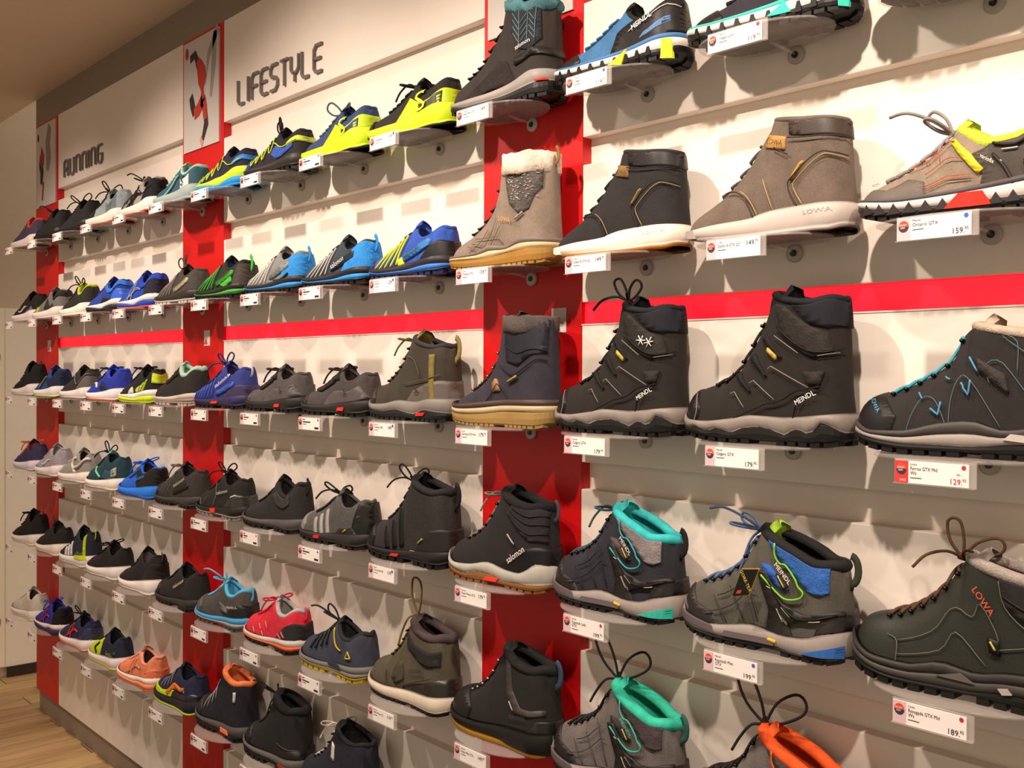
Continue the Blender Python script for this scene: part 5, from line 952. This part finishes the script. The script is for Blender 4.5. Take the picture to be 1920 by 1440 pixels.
def make_shoe(row, k, shape, label, kw):
    near = k <= 2
    cfg = dict(shape)
    for q in ('bow_at',):
        if q in kw: cfg[q] = kw[q]
    boot = shape['collar'][0][1] > .45
    jr = random.Random(row*100+k)
    z = Z(ROWZ[row])
    root = empty(('winter_boot' if shape in (CAL, CALS, FLC) else 'ankle_boot' if shape is DUB else 'hiking_boot') if boot else 'sports_shoe', (-PEG*k+.008+jr.uniform(-.002, .002), SHOE_Y+jr.uniform(-.003, .003), z+.0005), label, 'boot' if boot else 'shoe', 'shoes displayed in row %s of the wall' % {1: 'one', 2: 'two', 3: 'three', 4: 'four', 5: 'five', 6: 'six'}[row], math.pi+jr.uniform(-.03, .03))
    sh = Shoe(root, cfg, near)
    uc, uk = kw['up']; linc = kw.get('lin', '#1c1a1a')
    sh.upper(mat(uc, uk))
    sh.lining(mat(linc, 'fabric'))
    col = kw.get('col') or (uc, 'fabric', .015)
    if 'fur' in kw: sh.collar_pad(mat(kw['fur'][0], 'fur'), kw['fur'][1], 'fur_collar', .03)
    elif 'cuff' in kw:
        sh.cuff(mat(kw['cuff'][0], 'fur'), kw['cuff'][1], kw['cuff'][2], 'cuff', .010)
    else: sh.collar_pad(mat(col[0], col[1]), col[2])
    for (nm, b, t, o, c, kd, lg) in kw['sole']:
        lo = sh.layer(nm, b, t, o, mat(c, kd), lg)
        if nm == 'midsole': mids = lo
    tc = kw.get('tonguec') or (col[0] if 'col' in kw else uc)
    if 'cuff' in kw: tc = kw['cuff'][0]
    if shape is not DUB: sh.tongue(mat(tc, 'fabric'), up=.075 if boot else .055, hw=.095 if boot else .08, th=.05 if (boot and 'tonguec' in kw) else .03, lean=-.35 if boot else -.1)
    lc = kw.get('lace', BLK)
    if isinstance(lc, str): lc = (lc, .47, .72, 6, None)
    hk = kw.get('hooks'); hk = mat('#3b3634' if hk == 1 else hk, 'metal') if hk else None
    if boot and shape is not KAP and lc[1] < shape['collar'][-1][0]+.02: lc = (lc[0], shape['collar'][-1][0]+.03, lc[2], lc[3], lc[4])
    sh.laces(mat(lc[0], 'fabric'), lc[1], lc[2], lc[3], r=.0085 if boot else .0095, bow=lc[4], hooks=hk, ae=1.16 if boot else 1.08)
    if 'loop' in kw: sh.heel_loop(mat(kw['loop'][0], 'fabric'), kw['loop'][1])
    for j, g in enumerate(kw.get('g', [])):
        n0 = len(root.children)
        t = g[0]; off = .009+.0021*min(j, 5)
        if k <= 0: g = remap(g)
        if t == 'P': sh.panel(g[1], g[4], mat(g[2], g[3]), off=off, mode=g[5])
        elif t == 'P3':
            for P in g[4]: sh.panel(g[1], P, mat(g[2], g[3]), off=off, mode=g[5])
        elif t == 'S': sh.stroke(g[1], g[4], g[3], mat(g[2], 'leather'), mode=g[5], off=off+.001, sides=(1,))
        elif t == 'T':
            sh.text(g[1], g[3], math.radians(g[4]), g[5], mat(g[2], 'print'), off=off+.009, wx=1.55 if (k >= 4) != (g[1] == 'S') else 1.0)
        elif t == 'D':
            rr = random.Random(3); gm = []; s0, s1, t0, t1 = g[3]
            for _ in range(g[4]):
                s = rr.uniform(s0, s1); tt = rr.uniform(t0, t1)*(1 if s > s0+.06 else .98)
                a = math.asin(tt); gm.append(tube_geo([sh.on(s-.008, a, 1, off+.002), sh.on(s+.008, a+.012, 1, off+.002)], .0007, 4))
            o = sh.part(g[1], join_geo(gm), mat(g[2], 'fabric')); o['kind'] = 'stuff'
        elif t == 'W': sh.part(g[1], sole_poly(sh, g[3], .007), mat(g[2], 'foam'), False)
        elif t == 'WL': sh.part(g[1], join_geo([tube_geo([sole_pt(sh, p[0]+(q[0]-p[0])*i/5, p[1]+(q[1]-p[1])*i/5, 1, .003) for i in range(6)], g[3]*SL*.6, 5) for p, q in g[4]]), mat(g[2], 'rubber'))
        elif t == 'G':
            for i in range(g[3]):
                s = .12+.8*i/g[3]; zz = SPRING(s)
                sh.part(g[1], sole_poly(sh, [(s, zz+g[4]-.03), (s+.012, zz+g[5]-.03), (s+.03, zz+g[5]-.03), (s+.042, zz+g[4]-.03)]), mat(g[2], 'rubber'), False)
        elif t == 'Z':
            for i in range(g[3]):
                s = .04+.9*i/g[3]; zz = SPRING(s)
                sh.part(g[1], sole_poly(sh, [(s, zz+.03), (s+.032, zz+g[5]-.015), (s+.064, zz+.03)]), mat(g[2], 'rubber'), False)
        elif t == 'LS':
            V, F = text_geo(g[1]); ca, sa = math.cos(math.radians(g[4])), math.sin(math.radians(g[4]))
            sh.part('sole_lettering', ([sole_pt(sh, g[3][0]-(x*ca-y*sa)*g[5]*1.4, g[3][1]+(x*sa+y*ca)*g[5], 1, .004) for x, y in V], F), mat(g[2], 'foam'), False)
        elif t == 'L': sh.part(g[1], sole_poly(sh, [(g[3], .03), (g[3]+.03, .085), (.99, .088), (.99, .075), (.95, .05), (.9, .035)], .005), mat(g[2], 'foam'), False)
        if t in ('W', 'WL', 'G', 'Z', 'LS', 'L'):
            for o in list(root.children)[n0:]: o.parent = mids
    return root

# ---- shelf plates
plate_mat = clear_mat('frosted_acrylic', (.62, .56, .52), .22, .2)
clip_mat = clear_mat('clear_plastic', (.80, .74, .71), .20, .15)
knob_mat = mat('#b7aca4', 'satin'); hole_mat = mat('#4d443e', 'metal')
def oval(a, b, n=40): return [(a*math.cos(6.28318*i/n), b*math.sin(6.28318*i/n)) for i in range(n)]
def plate_geo():
    V = []; F = []; n = 40
    for (sc, z) in ((.985, -.004), (1, -.003), (1, -.001), (.985, 0)):
        for (x, y) in oval(.1*sc, .0635*sc, n): V.append((x, y, z))
    for r in range(3):
        for i in range(n): F.append((r*n+i, r*n+(i+1) % n, (r+1)*n+(i+1) % n, (r+1)*n+i))
    F.append(tuple(range(n))[::-1]); F.append(tuple(3*n+i for i in range(n)))
    return V, F
def disc_geo(r0, r1, y0, y1, n=18):
    V = [(r*math.cos(6.2832*i/n), y, r*math.sin(6.2832*i/n)) for (r, y) in ((r0, y1), (r0, y0), (r1, y0)) for i in range(n)]
    F = [(j*n+i, j*n+(i+1) % n, (j+1)*n+(i+1) % n, (j+1)*n+i) for j in range(2) for i in range(n)]
    F.append(tuple(2*n+i for i in range(n)))
    return V, F
PROTO = {}
def shelf(row, k, label):
    e = empty('shoe_shelf', (-PEG*k, 0, Z(ROWZ[row])), label, 'shelf', 'clear oval shelves along the wall')
    if not PROTO:
        PROTO['plate'] = mesh_obj('plate', *plate_geo(), plate_mat, e); PROTO['plate'].location = (0, -.066, 0)
        PROTO['washer'] = mesh_obj('washer', *disc_geo(.0125, .010, -.004, 0), knob_mat, e); PROTO['washer'].location = (0.006, -.0005, -.013)
        PROTO['bolt'] = mesh_obj('bolt', *disc_geo(.0045, .004, -.0065, -.003), hole_mat, e); PROTO['bolt'].location = (0.006, -.0005, -.013)
        PROTO['rod'] = mesh_obj('rod', *tube_geo([(0.006, -.004, -.012), (0, -.05, -.0045)], .0022, 8), clip_mat, e)
        PROTO['washer']['label'] = 'grey wall washer'
    else:
        for n, src in PROTO.items(): share(n, src, e)
# ---- price tags
TAGP = {}
def txt(word, x, z, h, m, e, name='lettering', y=-.0016, w=1.0):
    V, F = text_geo(word)
    return mesh_obj(name, [(x+p[0]*h*w, y, z+p[1]*h) for p in V], F, m, e, smooth=False)
ink = mat('#241f1d', 'print'); red_ink = mat('#c4303a', 'print')
def price_tag(row, k, label, info):
    e = empty('price_tag', (-PEG*k+.0035, -.133, Z(ROWZ[row])-.004), label, 'price tag', 'price tags on the shelf fronts')
    if not TAGP:
        TAGP['holder'] = mesh_obj('holder', *join_geo([box_geo(-.046, .047, .0006, .003, -.0245, .0025), box_geo(-.046, .047, -.003, .003, -.0255, -.0245)]), clip_mat, e, smooth=False)
        TAGP['card'] = mesh_obj('card', *box_geo(-.0445, .040, -.0012, .0004, -.0243, .0005), mat('#efe6e2', 'print'), e, smooth=False)
        TAGP['colour_block'] = mesh_obj('colour_block', *box_geo(-.0445, -.0285, -.0015, -.0011, -.0243, .0005), mat('#d3b6bb', 'print'), e, smooth=False)
        n = 16
        up = [(-.0365+.0062*math.cos(math.pi*i/8), -.0016, -.0088+.0066*math.sin(math.pi*i/8)) for i in range(9)]
        dn = [(-.0365+.0062*math.cos(-math.pi*i/8), -.0016, -.0088+.0066*math.sin(-math.pi*i/8)) for i in range(9)]
        TAGP['emblem_top'] = mesh_obj('emblem_top', up, [tuple(range(9))[::-1]], mat('#d8492c', 'print'), e, smooth=False)
        TAGP['emblem_base'] = mesh_obj('emblem_base', dn, [tuple(range(9))], mat('#3a2c38', 'print'), e, smooth=False)
    else:
        for n, src in TAGP.items():
            if info and info[3] == 's' and n in ('colour_block',): continue
            share(n, src, e)
    if info and info[3] == 's': mesh_obj('colour_block', *box_geo(-.0445, -.0285, -.0015, -.0011, -.0243, .0005), mat('#cf3535', 'print'), e, smooth=False)
    if info:
        brand, name, price, dot = info
        txt(brand, -.0262, -.0040, .0036, ink, e)
        words = name.split(); lines = [name] if len(name) < 15 or k >= 0 else [' '.join(words[:-1]), words[-1]]
        if name == 'Dublin III GTX QC': lines = [name]
        for i, l in enumerate(lines): txt(l, -.0262, -.0095-.0050*i, .0056, ink, e, w=.82 if len(l) > 13 else .95)
        box('fine_print', -.0262, -.013, -.0016, -.0012, -.0128-.0050*(len(lines)-1)-.0006, -.0128-.0050*(len(lines)-1), ink, e)
        a, b = price.split('.')
        pi = red_ink if dot == 's' else ink
        one = (k in (-2, -1) and 'Dublin' in name) or k >= 0
        zz = -.0100 if one else -.0218
        txt(a+'.', .0185, zz, .0088, pi, e, 'price'); txt(b, .0330, zz+.0035, .0048, pi, e, 'price')
        txt('SPORT', -.0415, -.0081, .0030, mat('#f0e4dc', 'print'), e, 'emblem_lettering', -.0019); txt('2000', -.0404, -.0111, .0028, mat('#f0e4dc', 'print'), e, 'emblem_lettering', -.0019)
        if dot: mesh_obj('dot', [(.0348+.0026*math.cos(6.2832*i/12), -.0015, -.0032+.0026*math.sin(6.2832*i/12)) for i in range(12)], [tuple(range(12))[::-1]], mat('#3a62b8' if dot == 'b' else '#c02c3c', 'print'), e, smooth=False)
        if dot == 's':
            txt('SALE', -.0385, -.0222, .0035, mat('#e9e0c8', 'print'), e); txt('180.-', .026, -.0120, .0032, red_ink, e)
    else:
        j = random.Random(row*31+k)
        geo = [box_geo(-.0262, -.0262+wd, -.0016, -.0012, z0, z0+hh) for wd, z0, hh in ((.008, -.0040, .0016), (.022+j.uniform(-.004, .012), -.0095, .0024), (.014, -.0135, .0010))]+[box_geo(.021, .037, -.0016, -.0012, -.0218, -.0178)]
        mesh_obj('printed_lines', *join_geo(geo), ink, e, smooth=False)['kind'] = 'stuff'
        mesh_obj('dot', [(.0348+.0026*math.cos(6.2832*i/12), -.0015, -.0032+.0026*math.sin(6.2832*i/12)) for i in range(12)], [tuple(range(12))[::-1]], mat('#3a62b8' if j.random() < .6 else '#c02c3c', 'print'), e, smooth=False)
def nest(e, host, names):
    h = [o for o in e.children if o.name.split('.')[0] == host][0]
    for o in list(e.children):
        if o is not h and (names is None or o.name.split('.')[0] in names): o.parent = h
for (row, k, shape, label, kw) in SHOES:
    make_shoe(row, k, shape, label, kw)
    shelf(row, k, 'clear oval shelf under ' + label)
    if not ('tag' in kw and kw['tag'] is None):
        price_tag(row, k, 'price tag below ' + label, kw.get('tag'))
for e in [o for o in bpy.data.objects if o.parent is None]:
    b = e.name.split('.')[0]
    if b == 'price_tag': nest(e, 'card', ('colour_block', 'emblem_top', 'emblem_base', 'lettering', 'price', 'fine_print', 'emblem_lettering', 'dot', 'printed_lines'))
    elif b == 'poster': nest(e, 'board', None)
    elif b in ('hiking_boot', 'winter_boot') and any(o.name.startswith('lace_hooks') for o in e.children): nest(e, 'laces', ('lace_hooks', 'lace_bow'))
# ---- black swing tag hung on the laces of the grey-blue boot
e = empty('swing_tag', (.555, -.122, Z(-.272)), 'black diamond swing tag with gold lettering on grey-blue boot', 'tag', None, .12)
q = [(-.020, -.0215), (.006, -.016), (.021, .0215), (-.005, .018)]
flat('border', [q], .0012, mat('#b38a2e', 'print'), e)
flat('card', [[(x*.93, z*.93) for x, z in q]], 0, mat('#17140f', 'leather'), e)
V, F = text_geo('GORE-TEX'); a = math.radians(-62)
mesh_obj('lettering', [(-.0075+(x*math.cos(a)-y*math.sin(a))*.0062, -.0003, .0150+(x*math.sin(a)+y*math.cos(a))*.0062) for x, y in V], F, mat('#d9b53a', 'print'), e, smooth=False)
flat('red_patch', [[(-.0125, -.016), (-.006, -.0145), (-.004, -.010), (-.0105, -.0115)]], -.0004, mat('#b82a22', 'print'), e)
